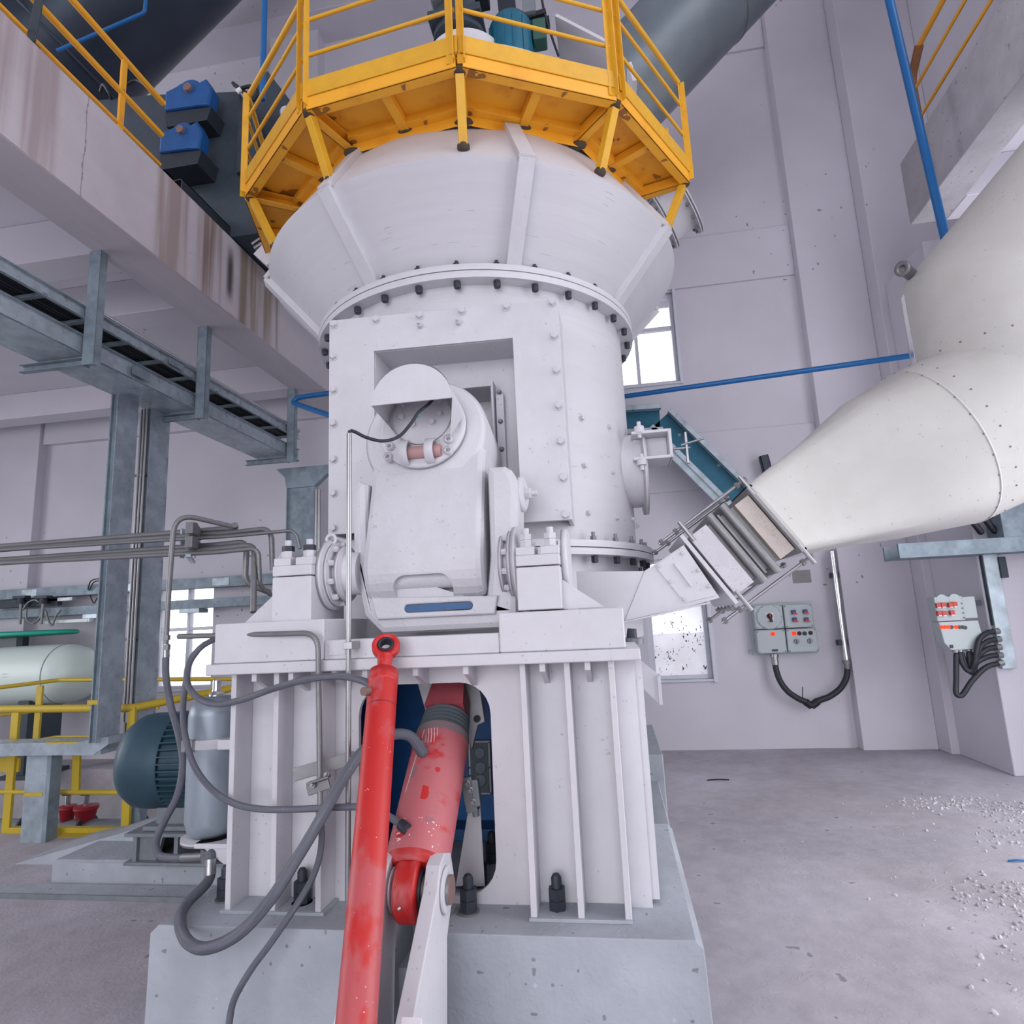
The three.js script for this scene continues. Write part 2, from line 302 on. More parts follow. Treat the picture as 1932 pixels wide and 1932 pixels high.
// windows
const tMud = tex(512, (u, v) => { const a = n5(u, v * 0.5), b = n2(u, v), c = n4(u, v); let g = 0.93 + 0.1 * (c - 0.5); if (a > 0.80 && b > 0.5) g = 0.28; else if (a > 0.74 && b > 0.55) g = 0.55; return [g, g * 1.0, g * 1.01]; }, { repeat: [1.2, 1.2] });
const frost = new THREE.MeshPhysicalMaterial({ color: 0xffffff, map: tMud, transmission: 0.85, roughness: 0.55, thickness: 0 });
function windowUnit(x0, x1, y0, y1, cols, rows, pane) {
  const w = new THREE.Group(); w.name = numbered('window'); w.position.set((x0 + x1) / 2, y0, -8.25); scene.add(w); w.userData.kind = 'structure';
  const t = 0.045, z0 = -8.3, z1 = -8.2, rel = (g) => g.translate(-w.position.x, -w.position.y, -w.position.z);
  const fr = struct('window_frame', rel(join(box(x0, x0 + t, y0, y1, z0, z1), box(x1 - t, x1, y0, y1, z0, z1), box(x0 + t, x1 - t, y1 - t, y1, z0, z1), box(x0 + t, x1 - t, y0, y0 + t, z0, z1))), M.frame, w);
  cols.forEach((c, i) => { if (i) struct('mullion', rel(box(c - 0.022, c + 0.022, y0 + t, y1 - t, z0, z1 - 0.01)), M.frame, w); });
  rows.forEach((r, i) => { if (i) struct('transom', rel(box(x0 + t, x1 - t, r - 0.022, r + 0.022, z0, z1 - 0.015)), M.frame, w); });
  for (let i = 0; i < cols.length; i++) for (let j = 0; j < rows.length; j++) {
    const a = i ? cols[i] : x0, b = cols[i + 1] ?? x1, c = j ? rows[j] : y0, d = rows[j + 1] ?? y1;
    struct('pane', rel(box(a + 0.02, b - 0.02, c + 0.02, d - 0.02, -8.262, -8.256, 0)), pane(i, j), w);
  }
  struct('window_sill', rel(box(x0 - 0.03, x1 + 0.03, y0 - 0.03, y0, -8.2, -8.12)), M.frame, w);
  return w;
}
windowUnit(0.08, 1.06, 4.62, 5.9, [0.08, 0.541], [4.62, 5.427], () => M.glass);
windowUnit(0.36, 1.11, 0.82, 2.3, [0.36, 0.42], [0.82, 1.72], (i, j) => (j ? M.glass : frost));
windowUnit(-6.86, -5.55, 0.9, 2.35, [-6.86, -6.42, -5.98], [0.9, 1.72], () => M.glass);
// a sash of the lower right window standing ajar is hidden by the mill; its reveal trims
struct('trim', box(1.11, 1.16, 0.78, 2.34, -8.17, -8.11), M.frame);
struct('trim', box(1.06, 1.1, 4.58, 5.94, -8.17, -8.11), M.frame);

struct('wall_patch', box(2.154, 2.366, 1.912, 2.066, -8.15, -8.146, 0.001), mat(0x9a999c, 0.95, 0, { map: tConcrete }));

// ------------------------------------------------------------ the mill
const AX = -0.835, AZ = -4.15;
const at = (deg, r, y) => [AX + r * Math.sin(deg * D2R), y, AZ + r * Math.cos(deg * D2R)];
const out = (deg) => [Math.sin(deg * D2R), 0, Math.cos(deg * D2R)];
const onAxis = (g) => g.translate(AX, 0, AZ);

// concrete foundation, with the notch for the tension cylinder
{
  const p = struct('mill_plinth', join(
    prism([[-1.895, 0], [-1.885, 0.47], [-1.85, 0.5], [-0.93, 0.5], [-0.93, 0.0]], -4.95, -2.44, 0.004),
    prism([[-0.71, 0.0], [-0.71, 0.5], [0.19, 0.5], [0.215, 0.475], [0.23, 0.0]], -3.7, -2.44, 0.004),
    box(-0.94, -0.7, 0, 0.5, -4.95, -2.78, 0.004), box(-0.94, -0.7, 0, 0.3, -2.8, -2.6, 0.006)), M.plinth);
  const q = struct('rear_plinth', join(box(-1.6, 0.23, 0, 0.36, -5.2, -3.9, 0.01), box(-1.5, 0.28, 0, 0.55, -6.6, -5.2, 0.01)), M.plinth);
  uvBox(q.geometry);
}

// ribbed support frame
const fr = thing('mill_support_frame', 'white ribbed steel support frame with a rounded opening, under the mill', 'frame', [AX, 0.5, -2.69]);
part('front_panel', prism([[-1.645, 0.5], [0.06, 0.5], [0.06, 1.44], [-1.645, 1.44]], -2.71, -2.685, 0, [rounded(-1.125, -0.545, 0.53, 1.36, 0.13)]), M.white, fr);
part('side_panel', box(-1.645, -1.62, 0.5, 1.44, -4.6, -2.71), M.white, fr);
part('side_panel', hexa([[0.06, 0.52, -2.71], [0.09, 0.52, -2.71], [0.09, 0.52, -4.6], [0.06, 0.52, -4.6]].reverse(), [[0.06, 1.44, -2.71], [0.09, 1.44, -2.71], [0.09, 1.44, -4.6], [0.06, 1.44, -4.6]].reverse()), M.white, fr);
part('back_panel', box(-1.62, 0.06, 0.5, 1.44, -4.62, -4.6), M.white, fr);
for (const x of [-1.632, -1.437, -1.243, -0.383, -0.206, -0.033]) part('rib', box(x - 0.012, x + 0.012, 0.5, 1.437, -2.685, -2.553, 0.003), M.white, fr);
for (const [a, b] of [[-1.66, -1.215], [-0.4, -0.02]]) part('base_plate', box(a, b, 0.5, 0.513, -2.685, -2.543, 0.002), M.plinth, fr);
part('top_plate', box(-1.732, 0.082, 1.437, 1.482, -4.6, -2.5, 0.006), M.white, fr);
for (const [px, py] of [[480, 1262], [549, 1258], [630, 1257], [688, 1254], [783, 1250], [878, 1247], [1022, 1243], [1107, 1240]]) {
  const x = { 480: -1.525, 549: -1.359, 630: -1.168, 688: -1.034, 783: -0.818, 878: -0.609, 1022: -0.3, 1107: -0.123 }[px];
  part('stiffener', prismX([[-2.53, 1.437], [-2.53, 1.405], [-2.56, 1.4], [-2.685, 1.345], [-2.685, 1.437]], x - 0.011, x + 0.011), M.white, fr);
}
part('support_block', box(-1.715, -1.213, 1.482, 1.652, -3.4, -2.53, 0.008), M.white, fr);
part('support_block', box(-0.468, 0.03, 1.482, 1.64, -3.4, -2.53, 0.008), M.white, fr);
part('cross_rail', box(-1.213, -0.468, 1.482, 1.562, -2.66, -2.535, 0.006), M.white, fr);
part('name_tag', box(-1.19, -1.12, 1.5, 1.55, -2.535, -2.53, 0.001), M.white, fr);
// folded guard at the right flank
const gd = thing('sheet_guard', 'white folded sheet metal guard sticking out behind the right flank of the frame', 'guard', [0.2, 1.1, -4.0]);
part('plate', prism([[0.085, 1.38], [0.085, 1.22], [0.224, 1.075, -4].slice(0, 2), [0.239, 1.241, -4].slice(0, 2)], -4.02, -4.0), M.white, gd);
part('lip', box(0.217, 0.238, 1.075, 1.247, -4.12, -3.985, 0.002), M.white, gd);
const stubs = thing('lifting_stub', 'dark capped stub on the frame top behind the right support block', 'stub', [0.075, 1.47, -3.2]);
part('base', cyl([0.075, 1.47, -3.2], [0.077, 1.498, -3.2], 0.05, 0.05), M.nutGrey, stubs);
part('cap', cyl([0.069, 1.498, -3.2], [0.073, 1.544, -3.2], 0.026, 0.022), M.nut, stubs);

// mill housing: shell with the roller opening, lower and upper bolted flanges
const hs = thing('mill_housing', 'white cylindrical mill housing with bolted flanges above the support frame', 'mill', [AX, 1.5, AZ]);
const GAP = 37;
part('shell', onAxis(join(
  lathe([[0.99, 2.0], [1.0, 2.0], [1.0, 2.13]], 96), lathe([[1.0, 3.27], [1.0, 3.46], [0.2, 3.46]], 96),
  lathe([[1.0, 2.13], [1.0, 3.27]], 80, GAP, 360 - 2 * GAP))), M.white, hs);
part('lower_drum', onAxis(lathe([[1.0, 1.482], [1.0, 1.95]], 96)), M.white, hs);
const lf = part('lower_flange', onAxis(lathe([[1.0, 1.935], [1.1, 1.935], [1.1, 1.97], [1.0, 1.97]], 96)), M.white, hs);
const sf0 = part('shell_flange', onAxis(lathe([[1.0, 1.976], [1.1, 1.976], [1.1, 2.012], [1.0, 2.012]], 96)), M.white, hs);
const tf = part('top_flange', onAxis(lathe([[1.0, 3.455], [1.085, 3.455], [1.085, 3.494], [1.0, 3.494]], 96)), M.white, hs);
const boltBig = hexHead(0.021, 0.036, 0), boltDn = hexHead(0.02, 0.03, 1.4), boltStud = join(new THREE.CylinderGeometry(0.01, 0.01, 0.05, 10).translate(0, 0.025, 0), flat(new THREE.CylinderGeometry(0.019, 0.019, 0.024, 6)).translate(0, 0.014, 0));
for (let k = 0; k < 30; k++) { const a = -177 + k * 12; if (Math.abs(a) < 115) put('bolt', boltBig, M.nut, tf, at(a + 3, 1.045, 3.455), [0, -1, 0]); }
for (let k = 0; k < 36; k++) { const a = k * 10 - 5; if (a > 30 && a < 125) { put('bolt', boltBig, M.nut, lf, at(a, 1.055, 1.935), [0, -1, 0]); put('nut', boltStud, M.nutGrey, sf0, at(a, 1.055, 2.012), [0, 1, 0]); } }
for (const [x, y] of [[-0.112, 2.722, -3.35], [0.039, 2.719, -3.55], [-0.115, 2.445, -3.35], [0.041, 2.444, -3.55], [-0.11, 2.176, -3.35], [0.045, 2.174, -3.55], [0.143, 2.197, -3.9], [0.169, 2.17, -3.95]]) {
  const dx = x - AX, dz = Math.sqrt(Math.max(0.01, 1 - dx * dx)); put('lining_bolt', hexHead(0.013, 0.016), M.white, hs, [x, y, AZ + dz], [dx, 0, dz]);
}
// inspection door on the right of the shell
const md = thing('inspection_door', 'white round inspection door hinged on the right side of the mill', 'hatch', [0.2, 2.5, AZ + 0.12]);
part('neck', cyl([0.08, 2.52, AZ + 0.12], [0.225, 2.52, AZ + 0.12], 0.235, 0.235, 40), M.white, md);
part('door_plate', spin([0.225, 2.52, AZ + 0.12], [1, 0, 0], [[0, 0], [0.285, 0], [0.285, 0.03], [0.2, 0.035], [0, 0.035]], 48), M.white, md);
const arm = part('hinge_arm', join(box(0.17, 0.4, 2.68, 2.7, AZ + 0.2, AZ + 0.42), box(0.17, 0.4, 2.52, 2.54, AZ + 0.2, AZ + 0.42), box(0.385, 0.405, 2.52, 2.7, AZ + 0.2, AZ + 0.42), box(0.18, 0.385, 2.54, 2.68, AZ + 0.29, AZ + 0.31)), M.white, md);
for (const y of [2.71, 2.51]) part('hinge_pin', join(cyl([0.22, y - 0.02, AZ + 0.4], [0.22, y + 0.02, AZ + 0.4], 0.03), cyl([0.22, y - 0.05, AZ + 0.4], [0.22, y + 0.05, AZ + 0.4], 0.012)), M.white, md);
part('hand_wheel', join(cyl([0.4, 2.6, AZ + 0.3], [0.52, 2.6, AZ + 0.3], 0.008), bar([0.5, 2.5, AZ + 0.3], [0.5, 2.7, AZ + 0.3], 0.025, 0.015, [1, 0, 0]), cyl([0.47, 2.62, AZ + 0.3], [0.6, 2.64, AZ + 0.34], 0.007)), M.steel, md);

// bolted frame round the roller opening with its recess
const gc = thing('roller_opening_frame', 'white square bolted frame plate round the deep roller opening', 'frame', [AX, 2.09, -3.1]);
const fp = part('frame_plate', prism([[-1.465, 2.1], [-1.463, 3.312], [-0.183, 3.271], [-0.18, 2.09]], -3.125, -3.098, 0.002, [[[-1.205, 2.15], [-1.205, 3.102], [-0.43, 3.085], [-0.428, 2.15]]]), M.white, gc);
part('recess_lining', join(box(-1.225, -1.205, 2.15, 3.1, -3.5, -3.12, 0.001), box(-0.43, -0.41, 2.15, 3.1, -3.5, -3.12, 0.001), hexa([[-1.22, 3.1, -3.12], [-0.42, 3.083, -3.12], [-0.42, 3.083, -3.5], [-1.22, 3.1, -3.5]], [[-1.22, 3.12, -3.12], [-0.42, 3.105, -3.12], [-0.42, 3.105, -3.5], [-1.22, 3.12, -3.5]])), M.white, gc);
part('side_cheek', join(box(-1.46, -1.44, 2.1, 3.3, -3.5, -3.12, 0.001), box(-0.205, -0.185, 2.1, 3.26, -3.5, -3.12, 0.001), box(-1.45, -0.19, 3.24, 3.26, -3.4, -3.12, 0.001)), M.white, gc);
part('inner_plate', prism([[-1.21, 2.15], [-1.21, 3.1], [-0.425, 3.085], [-0.425, 2.15]], -3.38, -3.36, 0.001, [[[-1.05, 2.15], [-1.05, 2.94], [-0.6, 2.935], [-0.612, 2.15]]]), M.white, gc);
part('inner_sleeve', join(box(-1.06, -0.6, 2.935, 2.95, -3.62, -3.37, 0.001), box(-0.612, -0.597, 2.15, 2.94, -3.62, -3.37, 0.001), box(-1.06, -1.045, 2.15, 2.94, -3.62, -3.37, 0.001), box(-1.06, -0.6, 2.15, 2.94, -3.64, -3.62, 0.001)), M.white, gc);
const ss = part('seal_strip', join(box(-0.575, -0.53, 2.2, 2.86, -3.36, -3.31, 0.003), box(-0.59, -0.58, 2.2, 2.93, -3.36, -3.27, 0.001)), M.white, gc);
for (const y of [2.87, 2.7, 2.54]) put('seal_bolt', hexHead(0.011, 0.014), M.nutGrey, ss, [-0.552, y, -3.31], [0, 0, 1]);
const bw = hexHead(0.02, 0.022, 1.25);
for (const [x, y] of [[-1.432, 3.281, -3.09], [-1.184, 3.281, -3.09], [-0.936, 3.272, -3.09], [-0.699, 3.269, -3.09], [-0.455, 3.262, -3.09], [-0.211, 3.254, -3.09], [-1.435, 3.093, -3.09], [-1.434, 2.899, -3.09], [-1.434, 2.708, -3.09], [-1.433, 2.507, -3.09], [-1.432, 2.321, -3.09], [-1.432, 2.133, -3.09], [-0.211, 3.066, -3.09], [-0.211, 2.875, -3.09], [-0.211, 2.683, -3.09], [-0.211, 2.494, -3.09], [-0.209, 2.304, -3.09], [-0.21, 2.115, -3.09], [-0.452, 2.122, -3.09]]) put('bolt', bw, M.white, fp, [x, y, -3.098], [0, 0, 1]);
for (const [x, y] of [[-0.934, 3.213, -3.09], [-0.721, 3.204, -3.09]]) put('pin', join(new THREE.CylinderGeometry(0.016, 0.016, 0.03, 14).translate(0, 0.015, 0), new THREE.CylinderGeometry(0.009, 0.009, 0.05, 10).translate(0, 0.03, 0)), M.white, fp, [x, y, -3.098], [0, 0, 1]);

// separator housing above: lower cone, shoulder cone, ribs
const sp = thing('separator_housing', 'large white flared cone housing with flat ribs above the mill', 'housing', [AX, 3.5, AZ]);
const lc = part('lower_cone', onAxis(lathe([[0.98, 3.5], [1.085, 3.5], [1.085, 3.535], [1.02, 3.535], [1.4, 3.935]], 96)), M.white, sp);
part('shoulder_cone', onAxis(lathe([[1.4, 3.935], [1.15, 4.33], [1.13, 4.9], [0.3, 5.0]], 96)), M.cone, sp);
for (const a of [-112, -67, -22, 23, 68, 113]) {
  const n = V(out(a)), up = [n.x * 0.72, -0.69, n.z * 0.72], up2 = [n.x * 0.85, 0.53, n.z * 0.85];
  part('rib', join(bar(at(a, 1.045, 3.535), at(a, 1.42, 3.93), 0.085, 0.05, up, 0.003)), M.white, sp);
  part('rib', join(bar(at(a, 1.42, 3.925), at(a, 1.17, 4.32), 0.085, 0.045, up2, 0.003)), M.cone, sp);
}
for (let k = 0; k < 30; k++) { const a = -177 + k * 12; if (Math.abs(a) < 115) put('bolt_tip', join(flat(new THREE.CylinderGeometry(0.018, 0.018, 0.02, 6)).translate(0, 0.01, 0), new THREE.CylinderGeometry(0.01, 0.01, 0.035, 8).translate(0, 0.017, 0)), M.nut, lc, at(a + 3, 1.055, 3.535), [0, 1, 0]); }
part('cover_drum', onAxis(lathe([[0.3, 4.95], [0.3, 5.9], [0.22, 5.98], [0.0, 6.0]], 48)), M.white, sp);
// nozzle on the right of the separator
const nz = thing('feed_nozzle', 'white short flanged pipe nozzle poking out right of the cone under the platform', 'pipe', [0.638, 4.581, -4.6]);
{
  const p = [0.58, 4.613, -4.6], q = [0.809, 4.704, -4.6], d = V(q).sub(V(p)).normalize(), D = [d.x, d.y, d.z + 0.25], e = V(D).normalize();
  const P = (s) => V(p).addScaledVector(e, s).toArray();
  part('pipe', cyl(P(-0.35), P(0.2), 0.17, 0.17, 32), M.white, nz);
  for (const s of [0.0, 0.2]) {
    const f = part('flange', join(ring(P(s), D, 0.1, 0.225, 0.016), ring(P(s + 0.02), D, 0.1, 0.225, 0.016)), M.white, nz);
    const u = new THREE.Vector3(0, 1, 0).cross(e).normalize(), w = e.clone().cross(u);
    for (let k = 0; k < 12; k++) { const a = k * 30 * D2R; const c = V(P(s)).addScaledVector(u, 0.2 * Math.cos(a)).addScaledVector(w, 0.2 * Math.sin(a)).toArray(); put('bolt', hexHead(0.014, 0.018, 0), M.nutGrey, f, c, e.clone().negate().toArray()); }
  }
}
// left side flange end seen past the cone
const sf = thing('side_flange', 'small white flanged stub at the left edge of the cone', 'flange', [-2.326, 4.388, -3.9]);
part('flange', join(bar([-2.414, 4.392, -3.9], [-2.306, 4.453, -3.9], 0.14, 0.018, [0.5, 0.8, 0]), bar([-2.396, 4.356, -3.9], [-2.289, 4.417, -3.9], 0.14, 0.018, [0.5, 0.8, 0])), M.steel, sf);
part('neck', bar([-2.367, 4.351, -3.9], [-2.26, 4.243, -3.9], 0.12, 0.1), M.white, sf);

// roller arm: leaning cast body carrying the roller shaft
const lean = (y) => -2.72 - (y - 1.8) * 0.2;
const ra = thing('roller_carrier', 'white cast roller carrier with a round boss leaning into the roller opening', 'machine part', [AX, 1.75, -2.8]);
{
  const prof = [[-2.705, 1.93], [-2.697, 1.88], [-2.698, 1.84], [-2.706, 1.8], [-2.723, 1.765], [-2.748, 1.738], [-2.78, 1.722], [-2.82, 1.718], [-2.9, 1.74], [-3.02, 1.9], [-3.2, 2.35], [-3.1, 2.45], [-2.87, 2.45], [lean(2.38), 2.38]];
  let g = prismX(prof, -1.115, -0.56, 0.03);
  g = uvBox(cut(g, prism(rounded(-0.975, -0.7, 1.70, 1.83, 0.06), -2.83, -2.55, 0)));
  part('arm_body', g, M.cast, ra);
  part('handle_bar', cyl([-1.0, 1.815, -2.79], [-0.68, 1.815, -2.79], 0.05, 0.05, 20), M.cast, ra);
  const c = [-0.858, 2.483, -2.84], d = [0.0, 0.2, 1];
  part('boss', spin([c[0], c[1] - 0.02, c[2] - 0.36], d, [[0.31, -0.05], [0.31, 0.31], [0.28, 0.345], [0.2, 0.345], [0, 0.345]], 56), M.cast, ra);
  const c2 = [c[0], c[1] + 0.047, c[2]];
  const N = V(d).normalize(), U = new THREE.Vector3(1, 0, 0), W = N.clone().cross(U);
  const pt = (u, w, n) => V(c2).addScaledVector(U, u).addScaledVector(W, w).addScaledVector(N, n - 0.01).toArray();
  part('end_cover', spin(pt(0, 0.02, 0), d, [[0, 0], [0.215, 0], [0.215, 0.02], [0.195, 0.025], [0.19, 0.018], [0, 0.018]], 48), M.white, ra);
  const cover = part('shaft_cap', spin(pt(0, 0.07, 0.015), d, [[0, 0], [0.145, 0], [0.145, 0.02], [0.0, 0.022]], 40), M.white, ra);
  for (const [u, w] of [[-0.1, 0.1], [0.085, 0.105], [-0.1, -0.0], [0.09, 0.0], [-0.04, -0.06], [0.055, -0.055], [-0.03, 0.15], [0.04, 0.16]]) put('bolt', hexHead(0.017, 0.018, 1.3), M.white, cover, pt(u, 0.07 + w * 0.75, 0.035), d);
  for (const [u, w] of [[-0.155, -0.075], [-0.16, -0.13], [0.135, -0.065], [0.135, -0.125]]) put('grease_port', ring([0, 0, 0], [0, 1, 0], 0.009, 0.021, 0.03, 20), M.white, ra, pt(u, w, 0.01), d, 'round grease port');
  for (const u of [-0.07, 0.055]) part('clamp_ring', join(spin(pt(u - 0.022, -0.12, 0.03), [1, 0, 0], [[0.048, 0], [0.062, 0], [0.062, 0.04], [0.048, 0.04], [0.048, 0]], 28)), M.white, ra);
  part('coupling', cyl(pt(-0.1, -0.12, 0.03), pt(0.1, -0.12, 0.03), 0.03, 0.03, 18), mat(0xb89090, 0.6), ra, 'pinkish pipe stub between the clamp rings');
  // weather hood over the cap: half round front plate and half cone shell
  const hc = [-0.842, 2.603, -2.62], R = 0.19;
  const hd = part('hood', (() => {
    const a = [], top = (t, r, z, y) => [hc[0] + r * Math.cos(t), hc[1] + y + r * Math.sin(t), z];
    const pts = []; for (let k = 0; k <= 18; k++) { const t = k * 10 * D2R; pts.push([hc[0] + R * Math.cos(t), hc[1] + R * 0.95 * Math.sin(t)]); }
    const front = prism(pts, -2.625, -2.617);
    const sh = []; for (let k = 0; k < 18; k++) { const t0 = k * 10 * D2R, t1 = t0 + 10 * D2R; const A = top(t0, R, -2.62, 0), B = top(t1, R, -2.62, 0), C = top(t1, R * 0.98, -2.86, -0.02), E = top(t0, R * 0.98, -2.86, -0.02); sh.push(...A, ...E, ...C, ...A, ...C, ...B); }
    const L = top(Math.PI, R, -2.62, 0), L2 = top(Math.PI, R * 0.98, -2.86, -0.02), L3 = [hc[0] - 0.085, hc[1] - 0.155, -2.8]; sh.push(...L, ...L2, ...L3);
    const Q = top(0, R, -2.62, 0), Q2 = top(0, R * 0.98, -2.86, -0.02), Q3 = [hc[0] + 0.13, hc[1] - 0.12, -2.8]; sh.push(...Q, ...Q3, ...Q2);
    const s = new THREE.BufferGeometry(); s.setAttribute('position', new THREE.Float32BufferAttribute(sh, 3)); s.setAttribute('uv', new THREE.Float32BufferAttribute(new Float32Array(sh.length / 3 * 2), 2)); s.computeVertexNormals();
    return uvBox(join(front, s)); })(), M.white, ra);
  hd.material = Object.assign(M.white.clone(), { side: THREE.DoubleSide });
}
// rocker yoke: U-shaped casting on the pivot shaft
const yk = thing('rocker_yoke', 'white U-shaped rocker yoke casting round the roller arm between the bearings', 'machine part', [AX, 1.57, -2.8]);
{
  const o = [[-1.135, 1.66], [-1.05, 1.575], [-0.5, 1.575], [-0.425, 1.64], [-0.415, 1.9], [-0.4, 2.2], [-0.405, 2.25], [-0.425, 2.29], [-0.455, 2.31], [-0.535, 2.312], [-0.54, 1.9], [-0.565, 1.70], [-1.07, 1.69], [-1.115, 1.9], [-1.12, 2.28], [-1.16, 2.3], [-1.185, 2.27], [-1.195, 2.2], [-1.185, 1.9]];
  const front = prism([[-1.07, 1.66], [-1.06, 1.64], [-0.52, 1.64], [-0.505, 1.72], [-1.09, 1.74]], -2.8, -2.74, 0.008, [rounded(-0.93, -0.62, 1.665, 1.70, 0.016)]);
  part('yoke_body', prism(o, -3.02, -2.765, 0.03), M.cast, yk);
  part('slot_bar', front, M.cast, yk);
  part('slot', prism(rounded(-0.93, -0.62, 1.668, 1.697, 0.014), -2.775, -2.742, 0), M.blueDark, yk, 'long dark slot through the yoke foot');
  part('pin_boss', spin([-0.412, 2.2, -2.92], [1, 0, 0.12], [[0.0, 0], [0.085, 0], [0.085, 0.02], [0.065, 0.03], [0, 0.03]], 32), M.white, yk);
  put('pin_nut', join(hexHead(0.028, 0.03, 1.2), new THREE.CylinderGeometry(0.013, 0.013, 0.06, 12).translate(0, 0.03, 0)), M.white, yk, [-0.385, 2.2, -2.915], [1, 0, 0.12]);
}
// pivot shaft ends and bearing pedestals
function pedestal(name, x, y1, side, label) {
  const t = thing(name, label, 'bearing', [x, 1.645, -2.75], 'bearing pedestals on the support blocks');
  const w = 0.092;
  part('pedestal_block', box(x - w, x + w, 1.646, y1 - 0.085, -2.95, -2.6, 0.006), M.white, t);
  const cap = part('bearing_cap', join(box(x - w, x + w, y1 - 0.081, y1 - 0.035, -2.95, -2.6, 0.005), box(x - w, x - 0.012, y1 - 0.035, y1 + 0.0, -2.72, -2.61, 0.004), box(x + 0.012, x + w, y1 - 0.035, y1 + 0.0, -2.72, -2.61, 0.004)), M.white, t);
  for (const s of [-1, 1]) for (const z of [-2.665, -2.87]) {
    const b = z > -2.7 ? y1 : y1 - 0.035;
    part('stud', join(cyl([x + s * 0.052, b, z], [x + s * 0.052, b + 0.085, z], 0.015), cyl([x + s * 0.052, b, z], [x + s * 0.052, b + 0.006, z], 0.034)), M.white, t);
    put('nut', flat(new THREE.CylinderGeometry(0.028, 0.028, 0.028, 6)), M.white, cap, [x + s * 0.052, b + 0.02, z], [0, 1, 0]);
    put('lock_nut', flat(new THREE.CylinderGeometry(0.028, 0.028, 0.024, 6)), side < 0 ? M.nut : M.white, cap, [x + s * 0.052, b + 0.047, z], [0, 1, 0]);
  }
  part('gusset', prism([[x + side * w, 1.646], [x + side * (w + 0.17), 1.646], [x + side * w, y1 - 0.14]], -2.68, -2.655), M.white, t);
  const yc = 1.86;
  const shf = part('shaft_flange', join(ring([x - side * w, yc, -2.8], [-side, 0, 0], 0.06, 0.165, 0.03, 48), ring([x - side * (w + 0.03), yc, -2.8], [-side, 0, 0], 0.06, 0.15, 0.02, 48), ring([x - side * (w + 0.07), yc, -2.8], [-side, 0, 0], 0.05, 0.13, 0.02, 48)), M.white, t);
  part('outer_cover', spin([x + side * w, yc, -2.8], [side, 0, 0], [[0.0, 0.03], [0.13, 0.03], [0.14, 0.02], [0.14, 0], [0, 0]].reverse(), 40), M.white, t);
  for (let k = 0; k < 10; k++) { const a = k * 36 * D2R; put('bolt', hexHead(0.014, 0.018, 1.2), M.white, shf, [x - side * (w + 0.05), yc + 0.135 * Math.cos(a), -2.8 + 0.135 * Math.sin(a)], [-side, 0, 0]); }
  part('shaft', cyl([x - side * w, yc, -2.8], [x - side * (w + (side < 0 ? 0.16 : 0.09)), yc, -2.8], 0.1, 0.1, 32), M.white, t);
  return t;
}
const pl = pedestal('bearing_pedestal', -1.4, 1.93, -1, 'white bearing pedestal left of the yoke, with dark nuts on its cap');
part('lifting_eye', join(new THREE.TorusGeometry(0.022, 0.008, 8, 20).translate(-1.285, 2.02, -2.75), cyl([-1.285, 1.96, -2.75], [-1.285, 2.0, -2.75], 0.012)), M.white, pl);
pedestal('bearing_pedestal', -0.305, 1.91, 1, 'white bearing pedestal right of the yoke, with white nuts on its cap');

// blue gearbox inside the frame
const gb = thing('gearbox', 'deep blue gearbox inside the frame behind the opening', 'gearbox', [AX, 0.5, -4.0]);
part('casing', prism([[-1.5, 0.52], [-1.5, 1.3], [-1.35, 1.42], [-0.3, 1.42], [-0.12, 1.3], [-0.12, 0.52]], -4.5, -3.55, 0.02), M.blue, gb);
part('foot_ledge', join(box(-1.55, -0.05, 0.5, 0.56, -4.55, -3.4, 0.006), box(-0.9, -0.1, 0.72, 0.76, -3.55, -3.45, 0.006)), M.blueDark, gb);
for (const x of [-1.0, -0.45]) part('casing_rib', box(x - 0.015, x + 0.015, 0.56, 1.38, -3.55, -3.47, 0.003), M.blue, gb);
// gauge board with three dials
const ga = thing('gauge_board', 'grey gauge board with three dark dials inside the frame opening', 'gauge board', [-0.726, 0.889, -3.25]);
{
  const c = [-0.726, 0.894, -3.25], x = c[0], y = c[1], w = 0.058, h = 0.13;
  part('board', box(x - w, x + w, y - h, y + h, -3.28, -3.25, 0.004), M.steel, ga);
  part('window', box(x - w + 0.012, x + w - 0.012, y - h + 0.012, y + h - 0.012, -3.25, -3.245, 0.001), mat(0x55636e, 0.4), ga);
  for (const [dy, r] of [[-0.06, 0.03], [0.0, 0.03], [0.07, 0.028]]) part('dial', spin([x + 0.004, y + dy, -3.246], [0, 0, 1], [[0, 0.008], [r * 0.8, 0.008], [r, 0.006], [r, 0]].reverse(), 24), mat(0x6f7d88, 0.35), ga);
  for (const s of [-1, 1]) for (const q of [-1, 0, 1]) put('screw', hexHead(0.004, 0.004, 0), M.nut, ga, [x + s * (w - 0.006), y + q * (h - 0.01), -3.25], [0, 0, 1]);
}
// foundation bolts
const nutHex = flat(new THREE.CylinderGeometry(0.034, 0.034, 0.04, 6));
function anchor(p, label) {
  const t = thing('foundation_bolt', label, 'bolt', p, 'foundation bolts on the plinth');
  part('washer', cyl(p, [p[0], p[1] + 0.008, p[2]], 0.042, 0.042, 24), M.steelDull, t);
  put('nut', nutHex, M.nut, t, [p[0], p[1] + 0.028, p[2]], [0, 1, 0]); put('nut', nutHex, M.nut, t, [p[0], p[1] + 0.07, p[2]], [0, 1, 0]);
  part('stud', spin([p[0], p[1] + 0.05, p[2]], [0, 1, 0], [[0.02, 0], [0.02, 0.075], [0.012, 0.088], [0, 0.09]], 16), M.nut, t);
}
anchor([-0.645, 0.5, -2.607], 'dark foundation bolt on the plinth just below the frame opening');
anchor([-0.3, 0.5, -2.625], 'dark foundation bolt between the two right ribs of the frame');
